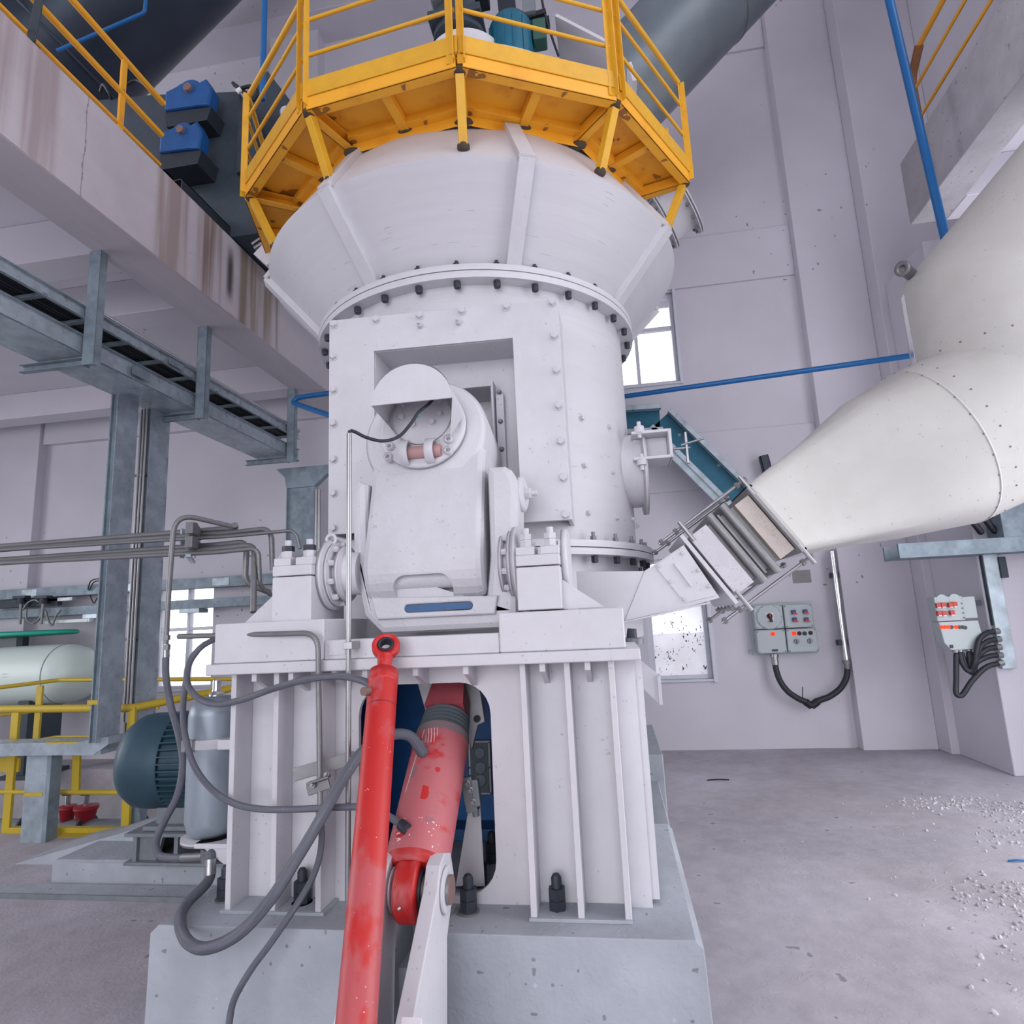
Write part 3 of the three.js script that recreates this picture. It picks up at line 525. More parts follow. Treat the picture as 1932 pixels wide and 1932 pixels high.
anchor([-1.351, 0.505, -2.635], 'dark foundation bolt between the left ribs of the frame');
anchor([-1.717, 0.5, -2.67], 'dark foundation bolt at the left corner of the frame');
anchor([-0.656, 0.5, -2.855], 'rusty tipped foundation bolt inside the frame opening');
anchor([-0.649, 0.5, -3.118], 'dusty foundation bolt deepest inside the frame opening');

// ------------------------------------------------------------ hydraulics in front of the frame
// hinge bracket in the plinth notch
const hb = thing('hinge_bracket', 'white two-plate hinge bracket on the floor holding the dusty red cylinder', 'bracket', [-0.78, 0, -2.2]);
{
  const prof = [[-2.24, 0.72], [-2.28, 0.785], [-2.34, 0.805], [-2.42, 0.78], [-2.455, 0.7], [-2.43, 0.63], [-2.345, 0.53], [-2.32, 0.28], [-2.35, 0.0], [-1.5, 0.0], [-1.95, 0.475]];
  for (const [a, b] of [[-0.712, -0.66], [-0.9, -0.848]]) { const k = part('side_plate', prismX(prof, a, b, 0.004), M.white, hb); void k; }
  for (const [x, d] of [[-0.66, 1], [-0.848, 1]]) part('pin_collar', ring([x, 0.69, -2.33], [d, 0, 0], 0.045, 0.075, 0.012, 32), M.white, hb);
  part('hinge_pin', cyl([-0.93, 0.69, -2.33], [-0.638, 0.69, -2.33], 0.047, 0.047, 32), M.steelDull, hb);
  part('pin_face', cyl([-0.638, 0.69, -2.33], [-0.634, 0.69, -2.33], 0.047, 0.045, 32), M.rust, hb, 'dusty round pin end');
  part('foot_gusset', prismX([[-1.9, 0.43], [-1.86, 0.55], [-1.58, 0.1], [-1.54, 0], [-1.9, 0]], -0.66, -0.6, 0.004), M.white, hb);
  part('foot_plate', box(-0.95, -0.58, 0, 0.03, -2.35, -1.5), M.white, hb);
}
// thick dusty tension cylinder through the opening
const c2 = thing('tension_cylinder', 'thick dusty red hydraulic cylinder hinged in the white bracket, reaching through the frame opening', 'cylinder', [-0.78, 0.69, -2.33]);
{
  const A = [-0.78, 0.69, -2.33], B = [-0.78, 1.125, -2.78], d = V(B).sub(V(A)).normalize(), D = d.toArray(), P = (s, o = [0, 0, 0]) => V(A).addScaledVector(d, s).add(V(o)).toArray();
  const tBody = tex(1024, (u, v) => {                            // u round the barrel, v from its foot to its head: dust, bare paint, grey stencil marks, drips
    const a = n1(u, v), b = n3(u, v), c = n5(u, v); let k = mixc([0.76, 0.13, 0.12], [0.75, 0.42, 0.44], sst(0.30, 0.5, a * 0.8 + b * 0.25));
    const bare = (x, y, r) => Math.hypot((u - x) * 1.5, v - y) + 0.05 * (b - 0.5) < r; if (bare(0.0, 0.42, 0.055) || bare(0.93, 0.12, 0.045) || bare(0.06, 0.62, 0.03)) k = mixc(k, [0.80, 0.10, 0.09], 0.8);
    const g = [0.47, 0.44, 0.47], s = (u + 0.5) % 1;
    if (s > 0.535 && s < 0.60 && v > 0.37 && v < 0.47 && Math.abs(s - 0.567) < 0.034 * (0.47 - v) / 0.1 + 0.004) k = mixc(k, g, 0.55 * sst(0.3, 0.5, b));
    if (s > 0.545 && s < 0.595 && v > 0.20 && v < 0.34 && (v < 0.235 || (v > 0.265 && v < 0.29) || v > 0.31 || s < 0.557)) k = mixc(k, g, 0.5 * sst(0.3, 0.5, b));
    if (s > 0.40 && s < 0.44 && v > 0.56 && v < 0.66 && a > 0.42) k = mixc(k, g, 0.5);
    const q = Math.abs((s * 60 + 2 * a + v * 6) % 1 - 0.5); if (s > 0.45 && s < 0.52 && v > 0.86 && q < 0.12) k = [0.9, 0.86, 0.88];
    if (c > 0.8 && v < 0.24 && s > 0.36 && s < 0.64) k = [0.93, 0.88, 0.88]; if (Math.abs(s - 0.36 - 0.07 * v) < 0.003 && v > 0.45) k = [0.9, 0.85, 0.88];
    return k; });
  const barrelGeo = aim(new THREE.CylinderGeometry(0.118, 0.118, 0.5, 48, 1), P(0.335), D);
  part('barrel', barrelGeo, mat(0xffffff, 0.5, 0, { map: tBody }), c2);
  part('foot_cap', cyl(P(0.05), P(0.088), 0.1, 0.117, 40), M.red, c2);
  // eye: thick rounded lug between the bracket plates
  const eye = spin([-0.822, A[1], A[2]], [1, 0, 0], [[0.048, 0.0], [0.1, 0.0], [0.108, 0.012], [0.108, 0.07], [0.1, 0.083], [0.048, 0.083], [0.048, 0]], 40);
  const neck = bar(P(0.04), P(0.14), 0.084, 0.18, [0, d.z * -1, d.y], 0.015);
  part('eye_lug', join(eye, neck), M.red, c2);
  part('bearing_race', ring([-0.826, A[1], A[2]], [1, 0, 0], 0.048, 0.07, 0.092, 32), M.nut, c2);
  put('grease_nipple', new THREE.SphereGeometry(0.008, 10, 8), M.chrome, c2, [-0.79, A[1] - 0.02, A[2] + 0.108], [0, 0, 1]);
  part('dust_collar', cyl(P(0.585), P(0.625), 0.119, 0.116, 40), mat(0xa58f93, 0.75, 0, { map: tSteel }), c2, 'dust covered pinkish grey gland collar');
  const bl = []; for (let k = 0; k < 5; k++) bl.push([0.094, 0.0 + k * 0.02], [0.112 - k * 0.002, 0.009 + k * 0.02], [0.112 - k * 0.002, 0.012 + k * 0.02]); bl.push([0.09, 0.1], [0.0, 0.102]);
  part('bellows', aim(lathe(bl, 44), P(0.625), D), mat(0x68747d, 0.75, 0, { map: tSteel }), c2, 'dusty grey ribbed bellows');
  part('clevis_head', hexa(
    [P(0.735, [-0.088, 0.058, 0.055]), P(0.735, [0.088, 0.058, 0.055]), P(0.735, [0.088, -0.058, -0.055]), P(0.735, [-0.088, -0.058, -0.055])],
    [P(0.87, [-0.074, 0.058, 0.055]), P(0.87, [0.074, 0.058, 0.055]), P(0.87, [0.074, -0.058, -0.055]), P(0.87, [-0.074, -0.058, -0.055])]), mat(0xc8606c, 0.5, 0, { map: tSteel }), c2, 'dusty pink clevis head');
  part('rod', cyl(P(0.7), P(1.12), 0.06, 0.06, 24), mat(0xa4606f, 0.5, 0, { map: tSteel }), c2);
}
// pull links beside the rod, inside the opening
for (const [lb, pts] of [['white plate link left of the red clevis inside the opening', [[-0.983, 1.353, -3.05], [-0.881, 1.35, -3.05], [-0.875, 1.285, -3.05], [-0.916, 1.148, -3.05], [-0.936, 1.19, -3.05]]], ['white plate link right of the red clevis inside the opening', [[-0.763, 1.346, -3.05], [-0.674, 1.343, -3.05], [-0.65, 1.143, -3.05], [-0.684, 1.129, -3.05], [-0.717, 1.017, -3.05], [-0.735, 1.089, -3.05]]]]) {
  const t = thing('pull_link', lb, 'machine part', pts[0]);
  part('plate', prism(pts.map((p) => p.slice(0, 2)), -3.09, -3.05, 0.003), M.white, t);
  const c = pts[3]; part('lug', cyl([c[0], c[1] + 0.03, -3.05], [c[0], c[1] + 0.03, -3.035], 0.016), M.nut, t);
}
const vb = thing('valve_block', 'dusty pale valve block clamped to a slanted white post right of the thick cylinder', 'valve', [-0.653, 0.893, -2.75]);
part('post', hexa([[-0.746, 0.519, -2.8], [-0.621, 0.521, -2.8], [-0.643, 0.483, -2.9], [-0.772, 0.481, -2.9]], [[-0.669, 0.88, -2.8], [-0.63, 0.88, -2.8], [-0.652, 0.855, -2.9], [-0.693, 0.855, -2.9]]), M.white, vb);
part('block', join(bar([-0.675, 0.965, -2.76], [-0.65, 0.828, -2.76], 0.05, 0.05, [0, 0, 1]), bar([-0.637, 0.957, -2.75], [-0.627, 0.851, -2.75], 0.03, 0.035, [0, 0, 1]), cyl([-0.639, 0.835, -2.75], [-0.637, 0.81, -2.75], 0.014)), M.grey, vb);
for (const p of [[-0.652, 0.919, -2.73], [-0.642, 0.873, -2.73], [-0.664, 0.945, -2.73]]) put('bolt', hexHead(0.01, 0.015), M.steel, vb, p, [0, 0, 1]);

// slim lifting cylinder leaning in front
const c1 = thing('lifting_cylinder', 'long bright red hydraulic cylinder leaning in front of the frame, eye end up', 'cylinder', [-0.657, 0, -1.362]);
{
  const T = [-0.908, 1.529, -2.441], d = new THREE.Vector3(0.156, -0.951, 0.671).normalize(), D = d.toArray(), P = (s) => V(T).addScaledVector(d, s).toArray(), R = 0.0545;
  const e = new THREE.Vector3(1, 0, 0).cross(d).normalize().negate(); if (e.z < 0) e.negate(); const E = e.clone().add(new THREE.Vector3(0.25, 0, 0)).normalize().toArray();
  const tTube = tex(1024, (u, v) => { const a = n1(u, v * 3 % 1), b = n3(u, v * 2 % 1), c = n5(u * 0.5, v * 3 % 1); const dust = 0.1 + 0.9 * sst(0.60, 0.50, v) + 0.35 * sst(0.84, 0.95, v); let k = mixc([0.76, 0.115, 0.105], [0.74, 0.34, 0.36], 0.9 * sst(0.44, 0.60, a * 0.6 + b * 0.15 + dust * 0.22)); if (c > 0.87 && b > 0.5) k = [0.9, 0.68, 0.68]; if (Math.abs(v - 0.905) < 0.0022) k = k.map((x) => x * 0.72); return k; });
  const tube = aim(new THREE.CylinderGeometry(R, R, 1.47, 40, 1).rotateY(2.6).rotateX(Math.PI), P(0.125 + 0.735), D);
  part('tube', tube, mat(0xf0f0f0, 0.48, 0, { map: tTube }), c1);
  part('head_ring', spin(P(0.112), D, [[0.0, 0], [R + 0.001, 0.004], [R + 0.002, 0.05], [R, 0.054]], 40), M.red, c1);
  part('foot_block', join(cyl(P(1.58), P(1.6), R, R), box(-0.75, -0.56, 0.0, 0.09, -1.45, -1.26)), M.red, c1);
  part('eye', join(spin(V(T).addScaledVector(V(E), -0.018).toArray(), E, [[0.03, 0], [0.05, 0], [0.055, 0.006], [0.055, 0.03], [0.05, 0.036], [0.03, 0.036], [0.03, 0]], 36), cyl(P(0.045), P(0.1), 0.03, 0.027, 20)), M.red, c1);
  part('bearing', join(ring(V(T).addScaledVector(V(E), -0.02).toArray(), E, 0.021, 0.031, 0.04, 32)), M.nut, c1);
  part('rod', cyl(P(0.09), P(0.125), 0.0265, 0.0265, 20), M.chrome, c1, 'short bare chrome rod');
  part('port', cyl(V(P(0.19)).add(new THREE.Vector3(-0.03, 0, 0.045)).toArray(), V(P(0.19)).add(new THREE.Vector3(-0.04, 0.004, 0.085)).toArray(), 0.016), M.rust, c1);
}
// hoses
function hoseThing(label, pts, r, ends, seg = 90) {
  const t = thing('hydraulic_hose', label, 'hose', pts[0]);
  part('hose', hose(pts, r, seg, 14), M.hose, t);
  for (const [p, q, k, m] of ends || []) part('fitting', cyl(p, q, r * (k || 1.25), r * (k || 1.25), 16), m || M.steel, t);
  return t;
}
hoseThing('thick grey hose sagging from the gas bottle up behind the long red cylinder', [[-1.824, 0.661, -2.72], [-1.812, 0.577, -2.7], [-1.811, 0.556, -2.66], [-1.811, 0.532, -2.55], [-1.743, 0.521, -2.42], [-1.635, 0.499, -2.32], [-1.515, 0.511, -2.26], [-1.398, 0.56, -2.26], [-1.291, 0.664, -2.28], [-1.212, 0.788, -2.32], [-1.14, 0.912, -2.36], [-1.064, 1.052, -2.4], [-0.998, 1.143, -2.45], [-0.926, 1.179, -2.52], [-0.858, 1.169, -2.56], [-0.808, 1.099, -2.58]], 0.0215, [[[-0.834, 1.141, -2.58], [-0.81, 1.087, -2.6], 1.2, M.rust], [[-1.819, 0.647, -2.71], [-1.812, 0.587, -2.7], 1.15]], 140);
hoseThing('grey hose arching from the top of the long red cylinder left over the gas bottle', [[-0.902, 1.368, -2.33], [-0.935, 1.39, -2.35], [-0.986, 1.409, -2.37], [-1.086, 1.424, -2.4], [-1.206, 1.418, -2.42], [-1.381, 1.383, -2.45], [-1.575, 1.332, -2.5], [-1.716, 1.316, -2.55], [-1.846, 1.349, -2.6], [-1.916, 1.408, -2.64], [-1.936, 1.488, -2.68], [-1.913, 1.551, -2.72], [-1.877, 1.585, -2.76]], 0.0135, [[[-0.919, 1.379, -2.34], [-0.896, 1.367, -2.32], 1.3, M.nut]]);
hoseThing('grey hose looping below the gas bottle strap to the foot of the thick red cylinder', [[-1.948, 1.566, -2.8], [-1.984, 1.508, -2.76], [-1.967, 1.393, -2.7], [-1.944, 1.258, -2.66], [-1.892, 1.151, -2.62], [-1.818, 1.053, -2.58], [-1.708, 0.973, -2.54], [-1.585, 0.931, -2.5], [-1.451, 0.917, -2.47], [-1.283, 0.921, -2.45], [-1.103, 0.931, -2.44], [-0.966, 0.933, -2.42], [-0.886, 0.908, -2.4], [-0.809, 0.88, -2.36]], 0.013, [[[-0.831, 0.89, -2.37], [-0.802, 0.88, -2.35], 1.6, M.nut]]);
hoseThing('dark hose hanging from a steel pipe past the blue motor', [[-2.458, 1.505, -3.2], [-2.444, 1.401, -3.19], [-2.392, 1.248, -3.17], [-2.282, 1.095, -3.1], [-2.218, 0.975, -3.05], [-2.203, 0.836, -3], [-2.254, 0.719, -2.98], [-2.287, 0.625, -2.97], [-2.252, 0.579, -2.95], [-2.172, 0.576, -2.92], [-1.971, 0.601, -2.86]], 0.0175, [[[-2.081, 0.587, -2.89], [-1.948, 0.607, -2.85], 1.05, M.steelDull], [[-2.461, 1.571, -3.2], [-2.457, 1.499, -3.2], 1.1]]);
hoseThing('thin grey hose drooping from the bent steel tube over the plinth edge', [[-1.181, 0.899, -2.44], [-1.169, 0.835, -2.43], [-1.174, 0.754, -2.42], [-1.199, 0.683, -2.41], [-1.227, 0.635, -2.4], [-1.262, 0.576, -2.36], [-1.321, 0.495, -2.34], [-1.39, 0.407, -2.32], [-1.436, 0.322, -2.3], [-1.441, 0.242, -2.28], [-1.44, 0.06, -2.2], [-1.5, 0.013, -2.0], [-1.7, 0.013, -1.5]], 0.012, [[[-1.181, 0.914, -2.44], [-1.176, 0.86, -2.43], 1.25, mat(0x9b7b62, 0.4, 0.6)]]);
// bent steel tube on the frame
const bt = thing('bent_steel_tube', 'bent steel tube running along the left support block and down the frame', 'pipe', [-1.202, 1.518, -2.47]);
part('tube', pipe([[-1.953, 1.607, -2.62], [-1.21, 1.595, -2.47], [-1.194, 1.089, -2.46]], 0.0115, 0.075, 14), M.steelDull, bt);
part('lower_tube', cyl([-1.194, 1.089, -2.46], [-1.186, 0.915, -2.45], 0.0105), M.steelDull, bt);
part('nut', cyl([-1.186, 0.926, -2.45], [-1.186, 0.905, -2.45], 0.016, 0.016, 6), M.rust, bt);
const cb = thing('tube_bracket', 'galvanized angle bracket with a clamp holding the bent tube in front of the ribs', 'bracket', [-1.197, 1.036, -2.5]);
part('angle_iron', angle([-1.309, 1.018, -2.48], [-1.084, 1.066, -2.56], 0.05, 0.005), M.steelDull, cb);
part('clamp', join(bar([-1.239, 0.989, -2.45], [-1.147, 1.016, -2.45], 0.012, 0.04), bar([-1.229, 1.021, -2.43], [-1.138, 1.046, -2.43], 0.03, 0.008)), M.steelDull, cb);
for (const p of [[-1.207, 1.013, -2.43], [-1.149, 1.052, -2.43]]) put('bolt', hexHead(0.008, 0.012), M.steel, cb, p, [0, 0.4, 1]);
// upright conduit with the sensor cable to the roller cap
const rd = thing('upright_conduit', 'bright steel conduit standing in front of the yoke with a black cable at its top', 'conduit', [-1.086, 0.603, -2.48]);
part('conduit', cyl([-1.077, 0.592, -2.46], [-1.069, 2.428, -2.46], 0.011, 0.011, 16), M.steel, rd);
part('cable', hose([[-1.069, 2.419, -2.46], [-1.066, 2.44, -2.46], [-1.052, 2.439, -2.47], [-1.011, 2.418, -2.5], [-0.953, 2.41, -2.55], [-0.898, 2.439, -2.6], [-0.847, 2.499, -2.62], [-0.815, 2.557, -2.64], [-0.781, 2.605, -2.68], [-0.772, 2.654, -2.74]], 0.0075, 60, 10), M.rubber, rd, 'black sensor cable');
part('cable_marker', cyl([-0.827, 2.538, -2.64], [-0.817, 2.552, -2.64], 0.009), M.green, rd, 'green cable marker');
for (const y of [1.539]) part('clip', box(-1.09, -1.054, y - 0.015, y + 0.015, -2.53, -2.448, 0.002), M.steel, rd);
// gas bottle on its shelf
const ac = thing('gas_bottle', 'grey pressure bottle strapped upright to the left flank of the frame', 'bottle', [-1.91, 0.7, -2.85]);
part('body', onB(lathe2([[0.0, 0.705], [0.085, 0.705], [0.105, 0.725], [0.118, 0.77], [0.118, 1.235], [0.112, 1.27], [0.092, 1.3], [0.06, 1.318], [0.03, 1.322]])), mat(0xa6b2be, 0.42, 0.3, { map: tSteel }), ac);
part('neck_valve', onB(lathe2([[0.034, 1.318], [0.034, 1.333], [0.022, 1.336], [0.022, 1.346], [0.019, 1.35], [0.019, 1.39], [0.012, 1.4], [0, 1.4]])), M.chrome, ac);
part('strap', join(onB(ring([0, 1.095, 0], [0, 1, 0], 0.117, 0.122, 0.042, 48)), box(-1.82, -1.63, 1.095, 1.137, -2.745, -2.735, 0.001)), M.white, ac, 'white band strap');
for (const s of [0, 1]) part('strap_lug', box(-1.985 + s * 0.035, -1.965 + s * 0.035, 1.09, 1.142, -2.755, -2.71, 0.002), M.steel, ac);
part('bottom_fitting', join(cyl([-1.91, 0.705, -2.85], [-1.91, 0.64, -2.85], 0.028, 0.026), cyl([-1.91, 0.645, -2.85], [-1.91, 0.585, -2.85], 0.045, 0.042, 6)), M.nutGrey, ac);
function onB(g) { return g.translate(-1.91, 0, -2.85); }
function lathe2(p) { return new THREE.LatheGeometry(p.map((q) => new THREE.Vector2(Math.max(q[0], 0.0001), q[1])), 48); }
const sh = thing('bottle_shelf', 'white plate shelf with a gusset carrying the grey gas bottle', 'shelf', [-1.8, 0.69, -2.85]);
part('plate', join(box(-1.91, -1.645, 0.682, 0.704, -2.98, -2.72, 0.004), spin([-1.91, 0.682, -2.85], [0, 1, 0], [[0, 0], [0.13, 0], [0.13, 0.022], [0.045, 0.022]], 40)), M.white, sh);
part('gusset', prism([[-1.86, 0.682], [-1.645, 0.682], [-1.645, 0.56], [-1.67, 0.56]], -2.74, -2.725), M.white, sh);

// ------------------------------------------------------------ platform round the separator
const RO = 1.555, RI = 1.2, YP = 4.31, ANG = [-120.8, -88.1, -55.4, -22.7, 10, 42.7, 75.4];
const pf = thing('maintenance_platform', 'yellow polygonal steel platform with scorched welds round the top of the cone', 'platform', [AX, YP, AZ]);
for (let k = 0; k < ANG.length - 1; k++) {
  const a = ANG[k], b = ANG[k + 1], m = (a + b) / 2, ro = out(m), rO = RO * Math.cos(16.35 * D2R), rI = RI * Math.cos(16.35 * D2R);
  const q = (d, r, y) => at(d, r, y);
  part('deck_panel', hexa([q(a, RI - 0.04, YP + 0.075), q(a, RO - 0.01, YP + 0.075), q(b, RO - 0.01, YP + 0.075), q(b, RI - 0.04, YP + 0.075)], [q(a, RI - 0.04, YP + 0.083), q(a, RO - 0.01, YP + 0.083), q(b, RO - 0.01, YP + 0.083), q(b, RI - 0.04, YP + 0.083)]), M.yellow, pf);
  part('outer_beam', channel(q(a + 0.4, RO - 0.03, YP + 0.035), q(b - 0.4, RO - 0.03, YP + 0.035), 0.055, 0.08, 0.006, [0, 1, 0], 1), M.yellow, pf);
  part('toe_board', bar(q(a + 0.2, RO + 0.004, YP + 0.122), q(b - 0.2, RO + 0.004, YP + 0.122), 0.006, 0.1, [0, 1, 0], 0.001), M.yellowClean, pf);
  part('inner_angle', angle(q(a + 1, RI + 0.06, YP + 0.03), q(b - 1, RI + 0.06, YP + 0.03), 0.06, 0.006), M.yellow, pf);
  part('inner_skirt', bar(q(a + 0.5, RI + 0.012, YP + 0.025), q(b - 0.5, RI + 0.012, YP + 0.025), 0.006, 0.11), M.yellow, pf);
  part('joist', bar(q(m, rI - 0.0, YP + 0.045), q(m, rO - 0.04, YP + 0.045), 0.05, 0.05, [0, 1, 0], 0.002), M.yellow, pf);
  part('scorched_weld', new THREE.SphereGeometry(0.045, 14, 10).scale(1.2, 0.5, 0.8).translate(...q(m, rI - 0.0, YP + 0.03)), M.burnt, pf, 'scorched dark weld');
}
ANG.forEach((a, k) => {
  part('corner_beam', channel(at(a, RI - 0.02, YP + 0.03), at(a, RO - 0.02, YP + 0.03), 0.05, 0.07, 0.006), M.yellow, pf);
  part('corner_weld', new THREE.SphereGeometry(0.036, 14, 10).scale(1, 0.5, 1).translate(...at(a, RO - 0.04, YP + 0.005)), M.burnt, pf, 'scorched dark corner weld');
  part('corner_weld', new THREE.SphereGeometry(0.045, 12, 8).scale(1.2, 0.5, 0.8).translate(...at(a, RI, YP - 0.01)), M.burnt, pf, 'scorched dark inner corner weld');
  part('brace_weld', new THREE.SphereGeometry(0.034, 12, 8).scale(1, 0.8, 1).translate(...at(a, 1.365, 4.015)), M.burnt, pf, 'scorched dark weld at the brace foot');
  part('brace', bar(at(a, RO - 0.05, YP - 0.005), at(a, 1.37, 4.02), 0.045, 0.045, out(a + 90), 0.002), M.yellowClean, pf);
});
const rl = thing('platform_railing', 'yellow angle-iron railing with three rails standing round the polygonal platform', 'railing', [AX, YP + 0.1, AZ]);
const HT = 0.73;
ANG.forEach((a, k) => {
  for (const s of k === 0 ? [1.1] : k === ANG.length - 1 ? [-0.3] : [-1.0, 1.0]) { const lean = a > 70 ? 0.0 : 0; part('post', angle(at(a + s, RO - 0.01, YP + 0.02), at(a + s, RO - 0.01 + lean, YP + HT), 0.036, 0.005, out(a)), M.yellowClean, rl); }
  if (k < ANG.length - 1) for (const [h, r] of [[HT, 0.016], [0.56, 0.0105], [0.335, 0.0105]]) part(h === HT ? 'handrail' : 'mid_rail', cyl(at(a + 0.6, RO - 0.01, YP + h), at(ANG[k + 1] - 0.6, RO - 0.01, YP + h), r, r, 12), M.yellowClean, rl);
});
// inner short guard seen past the right end
const ig = thing('guard_loop', 'small yellow guard loop behind the right end of the platform', 'railing', [0.623, 5.049, -4.4]);
part('loop', pipe([[0.575, 5.186, -4.4], [0.653, 5.264, -4.4], [0.646, 5, -4.4], [0.642, 4.821, -4.4]], 0.012, 0.02), M.yellowClean, ig);

// drive on top: grey motor, blue motor, dark post, cable
const gm = thing('cover_gear_motor', 'dark grey gear motor on the white drum above the platform', 'motor', [-0.9, 6.05, -4.0]);
part('gear_case', join(cyl([-0.86, 5.98, -4.05], [-0.86, 6.2, -4.05], 0.2, 0.19, 28), box(-1.06, -0.66, 6.04, 6.1, -4.25, -3.85)), M.slate, gm);
part('motor_body', join(box(-1.04, -0.72, 6.2, 6.5, -4.15, -3.85, 0.02), cyl([-0.88, 6.25, -4.0], [-0.88, 6.6, -4.0], 0.13)), M.grey, gm);
part('terminal_box', box(-0.74, -0.62, 6.28, 6.4, -4.1, -3.95), M.slateDark, gm);
const bm = thing('blue_motor', 'teal blue electric motor above the platform right of the grey gear motor', 'motor', [-0.48, 5.85, -4.1]);
part('body', spin([-0.47, 5.72, -4.12], [0, 1, 0], [[0, 0], [0.16, 0], [0.17, 0.02], [0.17, 0.36], [0.14, 0.42], [0, 0.44]].reverse(), 36), M.teal, bm);
for (let k = 0; k < 14; k++) { const a = (k * 25.7) * D2R; part('fin', bar([-0.47 + 0.17 * Math.cos(a), 5.76, -4.12 + 0.17 * Math.sin(a)], [-0.47 + 0.17 * Math.cos(a), 6.06, -4.12 + 0.17 * Math.sin(a)], 0.012, 0.016, [Math.cos(a), 0, Math.sin(a)], 0), M.teal, bm); }
part('shaft_cover', cyl([-0.47, 6.14, -4.12], [-0.47, 6.2, -4.12], 0.08), M.slate, bm);
const gt = thing('limit_switch', 'small dark green switch box beside the blue motor', 'switch', [-0.27, 5.95, -4.1]);
part('box', box(-0.3, -0.2, 5.88, 6.06, -4.15, -4.03, 0.01), mat(0x31584e, 0.6), gt); part('bracket', box(-0.31, -0.17, 6.06, 6.1, -4.14, -4.06), M.slateDark, gt); part('cap', box(-0.36, -0.27, 6.1, 6.28, -4.1, -4.0), M.grey, gt);
const dp = thing('dark_post', 'dark hanging steel post above the blue motor', 'post', [-0.55, 6.4, -4.3]);
part('post', bar([-0.5, 6.2, -4.35], [-0.56, 7.4, -4.35], 0.14, 0.12, [0, 0, 1]), M.slateDark, dp);
part('shoe', box(-0.6, -0.4, 6.18, 6.22, -4.45, -4.25), M.slateDark, dp);
const pc = thing('hanging_cable', 'thin black cable with a clamp hanging beside the blue motor', 'cable', [-0.2, 6.1, -4.05]);
part('cable', hose([[-0.12, 5.72, -4.05], [-0.15, 5.85, -4.05], [-0.2, 6.1, -4.05], [-0.25, 6.7, -4.05]], 0.009, 30, 8), M.black, pc);
part('clamp', bar([-0.19, 6.12, -4.05], [-0.35, 6.1, -4.05], 0.03, 0.04), M.black, pc);
// outlet transition and big grey duct
const ot = thing('outlet_transition', 'white bolted outlet transition at the foot of the grey duct', 'duct', [0.1, 5.5, -4.5]);
part('throat', hexa([[-0.45, 5.1, -3.95], [0.25, 5.05, -3.95], [0.25, 5.05, -4.7], [-0.45, 5.1, -4.7]], [[-0.075, 5.778, -4.15], [0.298, 5.458, -4.15], [0.28, 6.154, -4.8], [-0.087, 6.432, -4.8]]), M.white, ot);
part('flange', bar([-0.119, 6.078, -4.4], [0.34, 5.681, -4.4], 0.7, 0.025, [-0.45, 0.9, 0], 0.003), M.white, ot);
part('side_flange', bar([0.372, 5.412, -4.15], [0.399, 5.259, -4.15], 0.5, 0.03, [1, 0.2, 0], 0.003), M.white, ot);
for (const p of [[-0.003, 5.618, -4.06], [0.107, 5.519, -4.06], [0.197, 5.438, -4.06]]) put('bolt', hexHead(0.016, 0.02, 0), M.nut, ot, p, [0.4, -0.8, 0.4]);
const od = thing('outlet_duct', 'large dusty grey round duct rising to the upper right from the mill top', 'duct', [0.3, 5.6, -4.9]);
const tDuct = tex(512, (u, v) => { const a = n1(u, v), b = n3(u, v), c = n4(u, v); let k = mixc([0.42, 0.46, 0.49], [0.55, 0.57, 0.57], sst(0.35, 0.65, c)); if (a > 0.58 && u > 0.45 && u < 0.75) k = mixc(k, [0.73, 0.71, 0.66], 0.55 * sst(0.58, 0.66, a)); const g = 0.07 * (b - 0.5); return k.map((x) => x + g); });
part('duct_wall', aim(new THREE.CylinderGeometry(0.42, 0.42, 4.2, 56, 1).translate(0, 2.1, 0), [-0.15, 5.62, -4.95], [0.72, 0.69, 0]), mat(0xffffff, 0.45, 0.25, { map: tDuct }), od);
part('seam', ring([1.2, 6.914, -4.95], [0.72, 0.69, 0], 0.41, 0.428, 0.02), M.duct, od);

// ------------------------------------------------------------ left side: cable trays under the edge beam
const tr = thing('cable_tray', 'galvanized cable ladder with rungs and a lower covered trough hanging under the left concrete beam', 'cable tray', [-4.0, 3.75, -4.5]);
const TZ0 = 1.0, TZ1 = -7.3, tl = -3.971;
part('cover_sheet', box(-4.26, -3.85, 3.75, 3.753, TZ1, TZ0, 0), M.galv, tr, 'smooth bright cover sheet under the lower trough');
for (const x of [-3.85, -4.26]) part('lower_side_rail', channel([x, 3.83, TZ1], [x, 3.83, TZ0], 0.03, 0.15, 0.003, [0, 1, 0], x > -4 ? 1 : -1), M.galv, tr);
for (const x of [-3.85, -4.35]) part('upper_side_rail', channel([x, 4.09, TZ1], [x, 4.09, TZ0], 0.03, 0.1, 0.003, [0, 1, 0], x > -4 ? 1 : -1), M.galv, tr);
for (let z = 0.8, i = 0; z > TZ1; z -= 0.4, i++) part('rung', box(-4.35, -3.86, 4.05, 4.075, z - 0.02, z + 0.02, 0.002), M.galvDull, tr);
for (let k = 0; k < 9; k++) { const x = -3.9 - k * 0.052; part('cable', cyl([x, 4.1 + (k % 2) * 0.01, TZ1], [x, 4.1 + (k % 2) * 0.01, TZ0], 0.026, 0.026, 10), M.rubber, tr); }
part('joint_plate', box(-3.834, -3.83, 3.79, 3.87, -4.62, -4.42, 0), M.galvDull, tr);
part('joint_plate', box(-3.834, -3.83, 4.06, 4.12, -5.05, -4.85, 0), M.galvDull, tr);
part('conduit_strip', cyl([-3.84, 4.16, -4.1], [-3.84, 4.16, TZ1], 0.012), M.chrome, tr);
